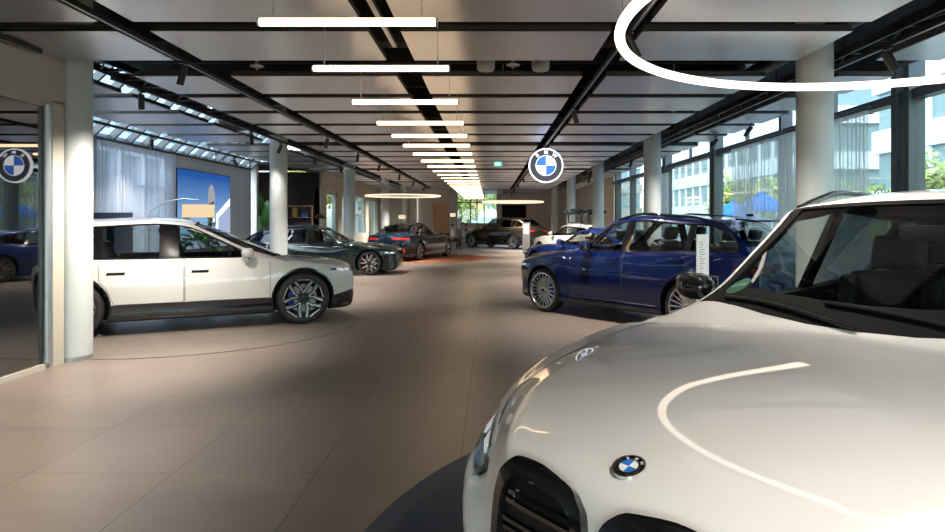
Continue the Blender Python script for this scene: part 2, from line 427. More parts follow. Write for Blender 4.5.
class Car:
    def __init__(s, label, cat, nose, deg, S, paint_m, name='car'):
        s.S = S; s.L, s.W, s.H = S['L'], S['W'], S['H']; s.w = s.W / 2
        a = rad(deg); h = Vector((math.cos(a), math.sin(a), 0))
        c = Vector((nose[0], nose[1], 0)) - h * s.L / 2
        s.root = thing(name, label, cat, (c.x, c.y, S.get('z0', 0)), a)
        s.paint = paint_m; s.sub = S.get('sub', 4)
        s.curves(); s.hull()

    def X(s, xb): return s.L / 2 - xb

    def curves(s):
        S = s.S; L, H, w = s.L, s.H, s.w
        cx, cz = S['cowl']; rf, pk, rb = S['rf'], S['peak'], S['rb']; tx, tz = S['tg']; zh = S['zh']
        zn = S.get('zn', zh - .20)
        zt = [(0, zn), (.02, zn + .45 * (zh - zn)), (.06, zn + .75 * (zh - zn)), (.14, zh), (.5, zh + .45 * (cz - zh)), (cx - .12, cz - .012), (cx, cz)]
        for t in (.15, .4, .7, .9): zt.append((cx + t * (rf - cx), cz + (H - .045 - cz) * (t + S.get('bulge', .05) * math.sin(PI * t))))
        zt += [(rf, H - .045), ((rf + pk) / 2, H - .012), (pk, H), ((pk + rb) / 2, H - .02 - .1 * S.get('droop', .15)), (rb, H - S.get('rbd', .075))]
        for t in (.2, .5, .8): zt.append((rb + t * (tx - rb), H - S.get('rbd', .075) + (tz - H + S.get('rbd', .075)) * (t - .07 * math.sin(PI * t))))
        zt += [(tx, tz), (L - .10, S.get('zd', tz - .08)), (L - .03, S.get('zd', tz - .08) - .06), (L, S.get('zd', tz - .08) - .2)]
        s.zt = pchip(zt)
        # plan-form factor
        s.pf = pchip(S.get('plan', [(0, .52), (.03, .64), (.08, .73), (.18, .81), (.35, .895), (.6, .955), (.9, .985), (1.3, 1)]) +
                     [(L - 1.1, 1), (L - .6, .975), (L - .3, .935), (L - .12, .88), (L - .03, .80), (L, .70)])
        bz0, bz1 = S['belt']
        zs0 = S.get('fender', [(0, zn - .05), (.06, zh - .15), (.2, zh - .085), (.6, zh - .01)])
        s.zs_ = pchip(zs0 + [(cx - .1, cz - .055), (cx + .35, bz0), (rf + .8, bz0 + .35 * (bz1 - bz0)), (rb, bz1), (tx, min(bz1, tz - .04)), (L - .03, min(bz1, tz - .04) - .06), (L, min(bz1, tz) - .2)])
        s.ws_ = pchip(S.get('wsf', [(0, .92), (.1, .94), (.6, .945)]) + [(cx, .935), (cx + .5, S.get('wbelt', .915)), (rb, S.get('wbelt', .915) - .01), (L, .90)])
        wr = S.get('wroof', .64)
        s.wr_ = pchip([(0, .62), (.1, .66), (.5, .66), (cx - .15, .74), (cx, .80), (cx + .5 * (rf - cx), .5 * (.80 + wr) + .015), (rf, wr + .01), (pk, wr + .02), (rb, wr - .015), (tx, S.get('wtail', .72)), (L - .05, .70), (L, .62)])
        def zrf(x):
            zt_ = s.zt(x)
            d = s.zrd(x)
            return zt_ - d
        s.zrd = pchip([(0, .012), (.14, .012), (cx - .15, .028), (cx, .05), (cx + .45 * (rf - cx), .15), (rf, .08), (pk, .07), (rb, .075), (tx, .05), (L, .04)])
        s.zr = zrf
        zb = S.get('zb', .20)
        s.zb = pchip([(0, zb + .20), (.03, zb + .10), (.08, zb + .03), (.2, zb), (L - .5, zb), (L - .15, zb + .06), (L - .03, zb + .12), (L, zb + .24)])
        s.zs = lambda x: min(s.zs_(x), s.zr(x) - .012)
        s.stations = sorted(set(S.get('xs', [])) | {0, .01, .02, .035, .055, .08, .11, .15, .2, .26, .33, .41, .5} | {.6 + (L - 1.2) * k / S.get('nst', 44) for k in range(S.get('nst', 44) + 1)} |
                            {L - v for v in (.5, .4, .3, .22, .16, .12, .09, .06, .035, .015, 0)} | {cx, cx - .04, cx + .04, rf, tx})

    def section(s, x, inset=0.0):
        w = s.w * s.pf(x); zb, zs, zr, zt = s.zb(x), s.zs(x), s.zr(x), s.zt(x)
        zm = min(s.S.get('zm', .70), zs - .10); zl = max(zb + .06, min(s.S.get('zl', .36), zm - .1))
        zm = max(zm, zl + .03); zs = max(zs, zm + .03); zr = max(zr, zs + .01); zt = max(zt, zr + .006)
        wl = s.S.get('wl', .965); ws = s.ws_(x); wr = s.wr_(x)
        ar = 0.0
        for ax in (s.S['fa'], s.S['fa'] + s.S['wb']):      # swelling over the wheels
            ar += s.S.get('flare', .012) * math.exp(-((x - ax) / .38) ** 2)
        return [(0, zb), (w * .55, zb), (w * (wl - .05), zb + .005), (w * (wl + .0) + ar, zb + .05), (w * wl + ar, zl), (w * (1.0 - .006) + ar * .6, (zl + zm) / 2 + .06), (w, zm + .02), (w * (ws + .035), zs - .065 * (1 if zs - zm > .1 else .3)),
                (w * ws, zs), (w * (wr * .35 + ws * .65), zs + .36 * (zr - zs)), (w * (wr + (ws - wr) * .12), zr - .09 * (zr - zs)), (w * wr, zr), (w * wr * .80, zr + .42 * (zt - zr)), (w * wr * .42, zr + .84 * (zt - zr)), (0, zt)]

    def hull(s):
        bm = NB(); rows = []
        for x in s.stations:
            c = catmull(s.section(x), s.sub)
            row = [(p.x, p.y) for p in c]
            full = row + [(-y, z) for y, z in row[-2:0:-1]]
            rows.append([bm.verts.new((s.X(x), y, z)) for y, z in full])
        n = len(rows[0])
        for A, B in zip(rows, rows[1:]):
            for k in range(n): bm.faces.new((A[k], A[(k + 1) % n], B[(k + 1) % n], B[k]))
        bm.faces.new(rows[0]); bm.faces.new(rows[-1][::-1])
        lz = s.S.get('lowz', 0)
        for f in bm.faces:
            if f.calc_center_median().z < lz: f.material_index = 3
        bmesh.ops.recalc_face_normals(bm, faces=bm.faces)
        bm.normal_update()
        t = bm.copy(); bmesh.ops.triangulate(t, faces=t.faces[:])
        t.normal_update(); t.verts.ensure_lookup_table(); t.faces.ensure_lookup_table()
        s.tv = [v.co.copy() for v in t.verts]; s.tn = [v.normal.copy() for v in t.verts]
        s.tf = [[v.index for v in f.verts] for f in t.faces]
        s.bvh = BVHTree.FromPolygons(s.tv, s.tf); t.free()
        s.hull_bm = bm

    def smooth_n(s, co, fi):
        vs = s.tf[fi]; wts = poly_3d_calc([s.tv[i] for i in vs], co)
        n = Vector((0, 0, 0))
        for i, wt in zip(vs, wts): n += s.tn[i] * wt
        return n.normalized()

    def win_poly(s, x0, x1, lo=.03, hi=.055, n=14, minh=.03):
        pts_t, pts_b = [], []
        for k in range(n + 1):
            x = x0 + (x1 - x0) * k / n
            b, t = s.zs(x) + lo, s.zr(x) - hi
            if t - b < minh: continue
            pts_b.append((s.X(x), b)); pts_t.append((s.X(x), t))
        return pts_b + pts_t[::-1]

    def cut_body(s):
        S = s.S; L = s.L; cx, cz = S['cowl']; tx, tz = S['tg']
        def mk(bm, m):
            me = bpy.data.meshes.new('cut'); bmesh.ops.recalc_face_normals(bm, faces=bm.faces); bm.to_mesh(me); bm.free(); me.materials.append(M[m])
            o = bpy.data.objects.new('cut', me); COL.objects.link(o); return o
        cuts = []
        bm = NB(); rows = []
        x0, x1 = cx + .16, tx - S.get('cavback', .14)
        N = 16
        for k in range(N + 1):
            x = x0 + (x1 - x0) * k / N
            w = s.w * s.pf(x); zf = .52; zs, zr, zt = s.zs(x), s.zr(x), s.zt(x)
            top = max(zt - .045, zf + .3); zre = min(zr - .03, top - .02)
            sec = [(0, zf), (w * .84, zf), (w * (s.ws_(x)) - .085, min(zs, zre - .03)), (w * s.wr_(x) - .045, zre), (w * s.wr_(x) * .6, top - .006), (0, top)]
            full = sec + [(-y, z) for y, z in sec[-2:0:-1]]
            rows.append([bm.verts.new((s.X(x), y, z)) for y, z in full])
        n = len(rows[0])
        for A, B in zip(rows, rows[1:]):
            for k in range(n): bm.faces.new((A[k], A[(k + 1) % n], B[(k + 1) % n], B[k]))
        bm.faces.new(rows[0]); bm.faces.new(rows[-1][::-1])
        cuts.append(mk(bm, 'cavity'))
        # side glass aperture
        a, b = S['dlo']
        poly = s.win_poly(a, b)
        bm = NB(); prism(bm, poly, 4.0, Matrix.Translation((0, 2, 0)) @ Matrix.Rotation(PI / 2, 4, 'X'))
        cuts.append(mk(bm, 'black_trim'))
        for key, lo in (('ws', 0), ('rw', 1)):
            if key not in S: continue
            bm = NB(); prism(bm, s.top_poly(*S[key]), 1.5, Matrix.Translation((0, 0, min(cz, tz) - .12)))
            cuts.append(mk(bm, 'black_trim'))
        bm = NB()
        for ax in (S['fa'], S['fa'] + S['wb']):
            for sd in (-1, 1):
                lathe(bm, [(S['R'] + .062, sd * (s.w - .36)), (S['R'] + .062, sd * (s.w + .3))], 40, 'Y', (s.X(ax), 0, S['R']))
        cuts.append(mk(bm, 'black_trim'))
        me = bpy.data.meshes.new('car_body'); s.hull_bm.to_mesh(me); s.hull_bm.free()
        me.materials.append(M[s.paint]); me.materials.append(M['cavity']); me.materials.append(M['black_trim']); me.materials.append(M['black_satin'])
        o = bpy.data.objects.new('car_body', me); COL.objects.link(o)
        for c in cuts:
            md = o.modifiers.new('b', 'BOOLEAN'); md.operation = 'DIFFERENCE'; md.solver = 'EXACT'; md.object = c
            if hasattr(md, 'material_mode'): md.material_mode = 'TRANSFER'
        bpy.context.view_layer.update()
        dg = bpy.context.evaluated_depsgraph_get()
        me2 = bpy.data.meshes.new_from_object(o.evaluated_get(dg))
        bpy.data.objects.remove(o)
        for c in cuts: bpy.data.objects.remove(c)
        me2.name = 'car_body'
        pi = [i for i, mm in enumerate(me2.materials) if mm and mm.name in (M[s.paint].name, M['black_satin'].name)]
        nor = [(0, 0, 0)] * len(me2.loops)
        vn = {}
        for p in me2.polygons:
            pm = p.material_index in pi
            p.use_smooth = pm
            if not pm: continue
            for li in p.loop_indices:
                vi = me2.loops[li].vertex_index
                if vi not in vn:
                    co = me2.vertices[vi].co
                    loc, nn, fi, dd = s.bvh.find_nearest(co)
                    vn[vi] = s.smooth_n(loc, fi)
                if vn[vi].dot(p.normal) > .4: nor[li] = vn[vi]
                else: nor[li] = p.normal.copy()
        me2.normals_split_custom_set(nor)
        ob = bpy.data.objects.new('body', me2); COL.objects.link(ob); ob.parent = s.root
        s.body = ob

    def top_poly(s, x0, x1, ins=.035, n=10):
        isws = x0 < s.S['cowl'][0] + .3
        sw0, sw1 = (s.S.get('sweep', .17), .06) if isws else (-.02, -.10)
        l, r = [], []
        for k in range(n + 1):
            x = x0 + sw0 + (x1 + sw1 - x0 - sw0) * k / n
            y = s.w * s.pf(x) * s.wr_(x) - ins
            l.append((s.X(x), y)); r.append((s.X(x), -y))
        y1, y0 = l[-1][1], l[0][1]
        top = [(s.X(x1 + sw1 * (q * q)), y1 * q) for q in (.75, .5, .25, 0, -.25, -.5, -.75)]
        bot = [(s.X(x0 + sw0 * (q * q)), y0 * q) for q in (-.75, -.5, -.25, 0, .25, .5, .75)]
        return l + top + r[::-1] + bot

    def patch(s, name, polys, m, view='side', sd=1, off=.002, thick=.0, res=.05, parent=None, smooth=True, maxd=None):
        """polygons in view coordinates thrown onto the skin: side (x,z), top (x,y), front/rear (y,z), or ('dir', angle) with (u,z)"""
        if polys and not isinstance(polys[0][0], (tuple, list, Vector)): polys = [polys]
        if view == 'side': n = Vector((0, sd, 0)); u = Vector((1, 0, 0)); v = Vector((0, 0, 1)); o = Vector((0, 0, 0))
        elif view == 'top': n = Vector((0, 0, 1)); u = Vector((1, 0, 0)); v = Vector((0, 1, 0)); o = Vector((0, 0, 0))
        elif view == 'front': n = Vector((1, 0, 0)); u = Vector((0, 1, 0)); v = Vector((0, 0, 1)); o = Vector((0, 0, 0))
        elif view == 'rear': n = Vector((-1, 0, 0)); u = Vector((0, 1, 0)); v = Vector((0, 0, 1)); o = Vector((0, 0, 0))
        else:
            a = view[1]; n = Vector((math.cos(a), math.sin(a), 0)); u = Vector((-math.sin(a), math.cos(a), 0)); v = Vector((0, 0, 1)); o = Vector((s.L / 2 - .5, 0, 0)) if math.cos(a) > 0 else Vector((-s.L / 2 + .5, 0, 0))
        bm = NB()
        for pl in polys:
            f = bm.faces.new([bm.verts.new((p[0], p[1], 0)) for p in pl])
        bmesh.ops.remove_doubles(bm, verts=bm.verts, dist=1e-5)
        bmesh.ops.triangulate(bm, faces=bm.faces[:])
        for ax in (0, 1):
            lo = min(vv.co[ax] for vv in bm.verts); hi = max(vv.co[ax] for vv in bm.verts)
            c = math.floor(lo / res) * res
            while c < hi:
                c += res
                no = Vector((1, 0, 0)) if ax == 0 else Vector((0, 1, 0))
                bmesh.ops.bisect_plane(bm, geom=bm.verts[:] + bm.edges[:] + bm.faces[:], plane_co=no * c, plane_no=no, dist=1e-6)
        bad = []; nrm = {}
        lay = bm.verts.layers.float_vector.new('n')
        for vv in bm.verts:
            p0 = o + u * vv.co.x + v * vv.co.y + n * 4
            loc, nn, fi, dist = s.bvh.ray_cast(p0, -n)
            if loc is None or nn.dot(n) < .05:
                bad.append(vv); continue
            if view in ('front', 'rear') and abs(loc.x) < s.L / 2 - (maxd or .42): bad.append(vv); continue
            sn = s.smooth_n(loc, fi)
            vv.co = loc + sn * off; vv[lay] = sn
        bmesh.ops.delete(bm, geom=bad, context='VERTS')
        if not bm.faces: bm.free(); return None
        bm.normal_update()
        for f in bm.faces[:]:
            if f.normal.dot(f.verts[0][lay]) < 0: f.normal_flip()
        outer = set(f.index for f in bm.faces)
        bm.faces.index_update(); nout = len(bm.faces)
        if thick:
            bound = [e for e in bm.edges if len(e.link_faces) == 1]
            faces0 = bm.faces[:]
            cp = {vv: bm.verts.new(vv.co - vv[lay] * thick) for vv in bm.verts[:]}
            for e in bound:
                f = e.link_faces[0]
                lp = [l for l in f.loops if l.edge == e][0]
                a, b = lp.vert, lp.link_loop_next.vert
                bm.faces.new((b, a, cp[a], cp[b]))
            for f in faces0: bm.faces.new([cp[vv] for vv in reversed(f.verts)])
        bm.faces.ensure_lookup_table(); bm.verts.index_update()
        ns = [tuple(vv[lay]) for vv in bm.verts]
        me = bpy.data.meshes.new(name); bm.to_mesh(me); bm.free()
        me.materials.append(M[m])
        nor = []
        for i, p in enumerate(me.polygons):
            p.use_smooth = True
            for li in p.loop_indices:
                nor.append(ns[me.loops[li].vertex_index] if (i < nout and smooth) else tuple(p.normal))
        me.normals_split_custom_set(nor)
        ob = bpy.data.objects.new(name, me); COL.objects.link(ob); ob.parent = parent or s.root
        return ob

    def strip(s, pts, w):
        """thin polygons along a polyline (2D)"""
        out = []
        L_, R_ = [], []
        for i, p in enumerate(pts):
            a = pts[max(i - 1, 0)]; b = pts[min(i + 1, len(pts) - 1)]
            d = Vector((b[0] - a[0], b[1] - a[1])).normalized(); nn = Vector((-d.y, d.x)) * w / 2
            L_.append((p[0] + nn.x, p[1] + nn.y)); R_.append((p[0] - nn.x, p[1] - nn.y))
        for i in range(len(pts) - 1): out.append([L_[i], R_[i], R_[i + 1], L_[i + 1]])
        return out

    def frame(s, outer, k=.8, c=None):
        """ring of quads between a polygon and its shrunk copy"""
        n = len(outer)
        if c is None: c = (sum(p[0] for p in outer) / n, sum(p[1] for p in outer) / n)
        inner = [(c[0] + (p[0] - c[0]) * k, c[1] + (p[1] - c[1]) * k) for p in outer]
        return [[outer[i], outer[(i + 1) % n], inner[(i + 1) % n], inner[i]] for i in range(n)], inner

    def windows(s):
        S = s.S; a, b = S['dlo']; bp = S['bpillar']; gl = S.get('glass', 'car_glass'); rear_gl = S.get('glass_rear', gl)
        for sd in (1, -1):
            # black pillars across the aperture, window surround
            full = s.win_poly(a, b, n=30)
            for pc, pw in bp:
                s.patch('pillar', s.win_poly(pc - pw / 2, pc + pw / 2, n=2), 'black_gloss', 'side', sd, .001, .03, parent=s.root)
            s.patch('window_trim', s.frame_off(full, .020), S.get('trim', 'black_gloss'), 'side', sd, .003, .012)
            edges = [a] + [p for p, _ in bp] + [b]
            for i in range(len(edges) - 1):
                po = s.win_poly(edges[i], edges[i + 1], n=16)
                s.patch('side_window', po, gl if i == 0 else rear_gl, 'side', sd, -.006, 0)
        s.patch('windscreen', s.top_poly(*S['ws'], ins=.03), S.get('wsglass', 'screen_glass'), 'top', 1, -.004, 0, res=.06)
        bl = s.top_poly(*S['ws'], ins=.027); inn = s.top_poly(S['ws'][0] + S.get('cowl_band', .05), S['ws'][1] - .03, ins=.085)
        q = []
        n = len(bl)
        for i in range(n): q.append([bl[i], bl[(i + 1) % n], inn[(i + 1) % n], inn[i]])
        s.patch('windscreen_surround', q, 'cowl', 'top', 1, .002, .006, res=.08)
        if 'rw' in S:
            s.patch('rear_window', s.top_poly(*S['rw'], ins=.03), rear_gl, 'top', 1, -.004, 0, res=.06)

    def frame_off(s, poly, d):
        n = len(poly); cen = (sum(p[0] for p in poly) / n, sum(p[1] for p in poly) / n)
        # orientation
        A = sum(poly[i][0] * poly[(i + 1) % n][1] - poly[(i + 1) % n][0] * poly[i][1] for i in range(n))
        sg = 1 if A > 0 else -1
        out = []
        for i in range(n):
            p0, p1, p2 = Vector(poly[i - 1]), Vector(poly[i]), Vector(poly[(i + 1) % n])
            e1 = (p1 - p0).normalized(); e2 = (p2 - p1).normalized()
            n1 = Vector((e1.y, -e1.x)) * sg; n2 = Vector((e2.y, -e2.x)) * sg
            m_ = (n1 + n2); m_ = m_.normalized() if m_.length > 1e-4 else n1
            out.append(tuple(p1 + m_ * d / max(.5, m_.dot(n1))))
        return [[poly[i], poly[(i + 1) % n], out[(i + 1) % n], out[i]] for i in range(n)]

    def doors(s):
        S = s.S
        for sd in (1, -1):
            for (x0, x1) in S['doors']:
                zlow = S.get('sill', .36)
                arch = s.S['fa'] + s.S['wb']; R = S['R'] + .10
                pts = []
                zlo = lambda x: zlow if abs(x - arch) >= R else max(zlow, S['R'] + math.sqrt(max(0, R * R - (x - arch) ** 2)))
                bot = []
                for k in range(13):
                    x = x0 + (x1 - x0) * k / 12
                    bot.append((s.X(x), zlo(x)))
                top = [(s.X(x1), s.zs(x1) + .012), (s.X(x0), s.zs(x0) + .012)]
                poly = bot + top
                d = s.patch('door', poly, s.paint, 'side', sd, .0025, .004, res=.06)
                if d is None: continue
                s.patch('shut_line', s.strip(bot + [top[0]], .007), 'seam', 'side', sd, .0032, 0, res=.08, parent=d)
                s.patch('shut_line', s.strip([bot[0], top[1]], .007), 'seam', 'side', sd, .0032, 0, res=.08, parent=d)
                hx = x1 - .19; hz = S.get('handle_z', s.zs(hx) - .10)
                s.handle(d, hx, hz, sd)

    def handle(s, d, hx, hz, sd):
        if s.S.get('flush'):
            q = [(s.X(hx + .11), hz - .018), (s.X(hx - .11), hz - .018), (s.X(hx - .12), hz + .018), (s.X(hx + .10), hz + .018)]
            s.patch('handle', q, 'black_gloss', 'side', sd, .006, .006, res=.05, parent=d)
        else:
            loc, nn, fi, _ = s.bvh.ray_cast(Vector((s.X(hx), sd * 4, hz)), Vector((0, -sd, 0)))
            if loc is None: return
            bm = NB(); y = loc.y + sd * .028
            tube(bm, [(s.X(hx + .11), loc.y, hz), (s.X(hx + .09), y, hz), (s.X(hx), y + sd * .004, hz), (s.X(hx - .09), y, hz), (s.X(hx - .11), loc.y, hz)], [.010, .013, .013, .013, .010], 8)
            obj('handle', bm, s.S.get('handle_m', s.paint), d, True)

    def mirrors(s):
        S = s.S; x = S.get('mirx', S['cowl'][0] + .48); z = s.zs(x) + S.get('mirz', .09)
        for sd in (1, -1):
            y0 = s.w * s.pf(x) * .93
            bm = NB()
            rings = []
            for k, (dy, sc) in enumerate(((.06, .55), (.09, .88), (.15, 1.0), (.21, .95), (.255, .70), (.27, .35))):
                ring = []
                for j in range(12):
                    a = 2 * PI * j / 12
                    cx_, sx_ = math.cos(a), math.sin(a)
                    cx_ = math.copysign(abs(cx_) ** .6, cx_); sx_ = math.copysign(abs(sx_) ** .6, sx_)
                    ring.append(bm.verts.new((s.X(x) + .085 * sc * cx_ - dy * .12, sd * (y0 + dy - .03), z + .075 * sc * sx_ + dy * .06)))
                rings.append(ring)
            for A, B in zip(rings, rings[1:]):
                for j in range(12): bm.faces.new((A[j], A[(j + 1) % 12], B[(j + 1) % 12], B[j]))
            bm.faces.new(rings[0]); bm.faces.new(rings[-1])
            bmesh.ops.recalc_face_normals(bm, faces=bm.faces)
            mo = obj('wing_mirror', bm, S.get('mir_m', s.paint), s.root, True, 60)
            bm = NB(); tube(bm, [(s.X(x) + .02, sd * (y0 - .05), z - .09), (s.X(x), sd * (y0 + .06), z - .04), (s.X(x), sd * (y0 + .12), z - .02)], .022, 8)
            obj('mirror_stalk', bm, 'black_gloss', mo, True)
            bm = NB(); box(bm, (s.X(x) - .098, sd * (y0 + .125), z + .008), (.006, .17, .11), None, .0025)
            obj('mirror_glass', bm, 'chrome', mo)

    def wheels(s, kind, caliper='disc', detail=1):
        S = s.S; R = S['R']; rr = R * S.get('rimk', .76); wd = .25
        for ax, nm in ((S['fa'], 'f'), (S['fa'] + S['wb'], 'r')):
            for sd in (1, -1):
                yo = s.w * min(1, s.pf(ax)) * .985 - .008           # outer face
                c = Vector((s.X(ax), sd * yo, R))
                bm = NB(); o_ = -sd
                lathe(bm, [(rr - .012, .012 * o_), (rr + .006, .0), (rr + .03, -.004 * o_), (R - .035, .004 * o_), (R - .008, .025 * o_), (R, .05 * o_), (R, (wd - .05) * o_), (R - .01, (wd - .02) * o_), (rr, wd * o_), (rr - .012, (wd - .03) * o_)], 48, 'Y', closed=True)
                e = obj('wheel', bm, 'tyre', s.root, True, 50); e.location = c
                bm = NB()
                lathe(bm, [(rr - .002, .008 * o_), (rr - .02, .004 * o_), (rr - .028, .02 * o_), (rr - .035, .14 * o_), (rr - .03, .22 * o_), (rr - .012, .22 * o_)], 48, 'Y', closed=True)
                obj('rim', bm, 'dark_alloy' if kind != 'multi' else 'silver', e, True, 40)
                bm = NB(); lathe(bm, [(0, .085 * o_), (rr * .70, .085 * o_), (rr * .70, .105 * o_), (0, .105 * o_)], 32, 'Y')
                obj('brake_disc', bm, 'disc', e, True, 40)
                bm = NB()
                for k in range(7):
                    a = rad(-30 + 10 * k) + (PI if True else 0)
                    sgn = 1 if nm == 'f' else -1
                    box(bm, (-sgn * rr * .60 * math.cos(a - PI) , .075 * o_, rr * .60 * math.sin(a - PI)), (.07, .05, .07), Matrix.Rotation(-a, 3, 'Y'))
                obj('brake_caliper', bm, caliper, e)
                s.spokes(e, kind, rr, o_)
                bm = NB(); lathe(bm, [(0, -.001 * o_), (.028, -.001 * o_), (.034, .006 * o_), (.034, .03 * o_), (0, .03 * o_)], 20, 'Y')
                obj('hub_cap', bm, 'black_satin', e, True, 40)

    def spokes(s, e, kind, rr, o_):
        def spoke(bm, a, w0, w1, r0, r1, y0, y1, th, skew=0.0):
            u = Vector((math.cos(a), 0, math.sin(a))); a2 = a + skew; u2 = Vector((math.cos(a2), 0, math.sin(a2)))
            t = Vector((-math.sin(a), 0, math.cos(a))); t2 = Vector((-math.sin(a2), 0, math.cos(a2)))
            vs = []
            for (uu, tt, r, w, y) in ((u, t, r0, w0, y0), (u2, t2, r1, w1, y1)):
                for q, z in ((-1, 0), (1, 0), (1, 1), (-1, 1)):
                    vs.append(bm.verts.new(uu * r + tt * (q * w / 2) + Vector((0, (y + z * th) * o_, 0))))
            for f in ((0, 1, 2, 3), (7, 6, 5, 4), (0, 4, 5, 1), (1, 5, 6, 2), (2, 6, 7, 3), (3, 7, 4, 0)): bm.faces.new([vs[i] for i in f])
        if kind == 'multi':
            bm = NB()
            for k in range(20): spoke(bm, 2 * PI * k / 20, .014, .020, rr * .15, rr * .95, .03, .006, .025)
            lathe(bm, [(0, .012 * o_), (rr * .20, .016 * o_), (rr * .22, .05 * o_), (0, .05 * o_)], 32, 'Y')
            bmesh.ops.recalc_face_normals(bm, faces=bm.faces)
            obj('spoke_set', bm, 'silver', e)
            return
        bm = NB(); bs = NB(); n = 5
        for k in range(n):
            a = 2 * PI * k / n + PI / 2
            if kind == 'aero':
                spoke(bm, a, .10, .085, rr * .1, rr * .55, .025, .012, .04)
                for q in (-1, 1):
                    spoke(bm, a + q * .14, .05, .075, rr * .42, rr * .955, .014, .006, .035, q * .30)
                    spoke(bs, a + q * .29, .026, .040, rr * .58, rr * .94, .006, -.001, .008, q * .17)
                    spoke(bs, a + q * .06, .018, .028, rr * .28, rr * .60, .012, .005, .008, q * .20)
                spoke(bs, a, .16, .20, rr * .90, rr * .955, .004, .002, .006)
            else:
                for q in (-1, 1):
                    spoke(bm, a + q * .12, .045, .05, rr * .12, rr * .95, .03, .006, .03, q * .16)
                    spoke(bs, a + q * .13, .022, .030, rr * .25, rr * .93, .022, .003, .006, q * .16)
        lathe(bm, [(0, .016 * o_), (rr * .18, .02 * o_), (rr * .20, .05 * o_), (0, .05 * o_)], 24, 'Y')
        for b in (bm, bs): bmesh.ops.recalc_face_normals(b, faces=b.faces)
        obj('spoke_set', bm, 'dark_alloy', e); obj('spoke_facing', bs, 'silver', e)

    def interior(s):
        S = s.S; w = s.w; cx, cz = S['cowl']; fl = .52
        bm = NB()
        yy = w * .80
        xd = cx + .50; zd = S.get('dash', cz - .10)
        prof = [(cx + .18, fl), (cx + .18, zd - .01), (xd - .15, zd + .01), (xd + .10, zd - .03), (xd + .15, zd - .10), (xd + .08, fl)]
        a = [bm.verts.new((s.X(p[0]), yy, p[1])) for p in prof]; b = [bm.verts.new((s.X(p[0]), -yy, p[1])) for p in prof]
        bm.faces.new(a); bm.faces.new(b[::-1])
        for i in range(len(a)): bm.faces.new((a[i], b[i], b[(i + 1) % len(a)], a[(i + 1) % len(a)]))
        bmesh.ops.recalc_face_normals(bm, faces=bm.faces)
        obj('dashboard', bm, 'leather', s.root)
        # steering wheel on the left
        bm = NB(); c = Vector((s.X(xd + .30), w * .40, zd - .06)); ax = Vector((1, 0, -.42)).normalized(); v1 = Vector((0, 1, 0)); v2 = ax.cross(v1)
        tube(bm, [c + (v1 * math.cos(t * PI / 12) + v2 * math.sin(t * PI / 12)) * .185 for t in range(24)], .016, 8, True)
        for t in (0, PI, PI * 1.5): tube(bm, [c + ax * .02, c + (v1 * math.cos(t) + v2 * math.sin(t)) * .18], .016, 6)
        tube(bm, [c, c + ax * .25], .035, 8)
        obj('steering_wheel', bm, 'leather', s.root, True)
        x1 = S.get('seat1', xd + .98); x2 = S.get('seat2', x1 + .95)
        sh = S.get('seat_h', .62)
        for x, ys, wd in ((x1, (.40, -.40), .50), (x2, (.38, -.38), .52)):
            for q in ys:
                bm = NB(); y = w * q; lean = Matrix.Rotation(rad(-18), 3, 'Y')
                box(bm, (s.X(x - .22), y, fl + .16), (.52, wd, .20), None, .06)
                box(bm, (s.X(x + .09), y, fl + .16 + sh / 2), (.17, wd, sh), lean, .07)
                for dy in (-1, 1): box(bm, (s.X(x + .03), y + dy * wd * .42, fl + .20 + sh / 2), (.18, .09, sh * .75), lean, .035)
                so = obj('seat', bm, 'leather', s.root, True, 60)
                bm = NB(); box(bm, (s.X(x + .20), y, fl + .16 + sh + .10), (.11, .28, .20), lean, .05)
                obj('headrest', bm, 'leather', so, True, 60)

    def cladding(s, z, m='black_satin', lift=.004):
        a = s.S['fa'] + s.S['R'] + .06; b = s.S['fa'] + s.S['wb'] - s.S['R'] - .06
        for sd in (1, -1):
            zb = s.S.get('zb', .2)
            q = [(s.X(a), zb + .0), (s.X(a), z), (s.X(b), z), (s.X(b), zb + .0)]
            s.patch('side_skirt', q, m, 'side', sd, lift, .01, res=.08)

    def arch_trim(s, wd=.03, m='black_satin', off=.004):
        R = s.S['R'] + .058
        for sd in (1, -1):
            for ax in (s.S['fa'], s.S['fa'] + s.S['wb']):
                q = []
                for k in range(26):
                    a0 = rad(-25 + 230 * k / 26); a1 = rad(-25 + 230 * (k + 1) / 26)
                    f = lambda a, r: (s.X(ax) + r * math.cos(a), s.S['R'] + r * math.sin(a))
                    q.append([f(a0, R), f(a0, R + wd), f(a1, R + wd), f(a1, R)])
                s.patch('arch_trim', q, m, 'side', sd, off, .012, res=.2)

    def tail_lamps(s, y0, y1, z0, z1, ang=None, m='red_lamp'):
        for sd in (1, -1):
            a = PI - sd * rad(20)
            q = [(sd * y0, z0 + .01), (sd * y1, z0), (sd * y1, z1), (sd * y0, z1 - .01)]
            s.patch('tail_lamp', q, m, 'rear', 1, .006, .012, res=.05)
            loc = s.zb(0)
            sx = s.L - .36
            s.patch('tail_lamp', [(s.X(sx), z0 + .025), (s.X(s.L - .10), z0), (s.X(s.L - .10), z1), (s.X(sx), z1 - .015)], m, 'side', sd, .006, .012, res=.05)

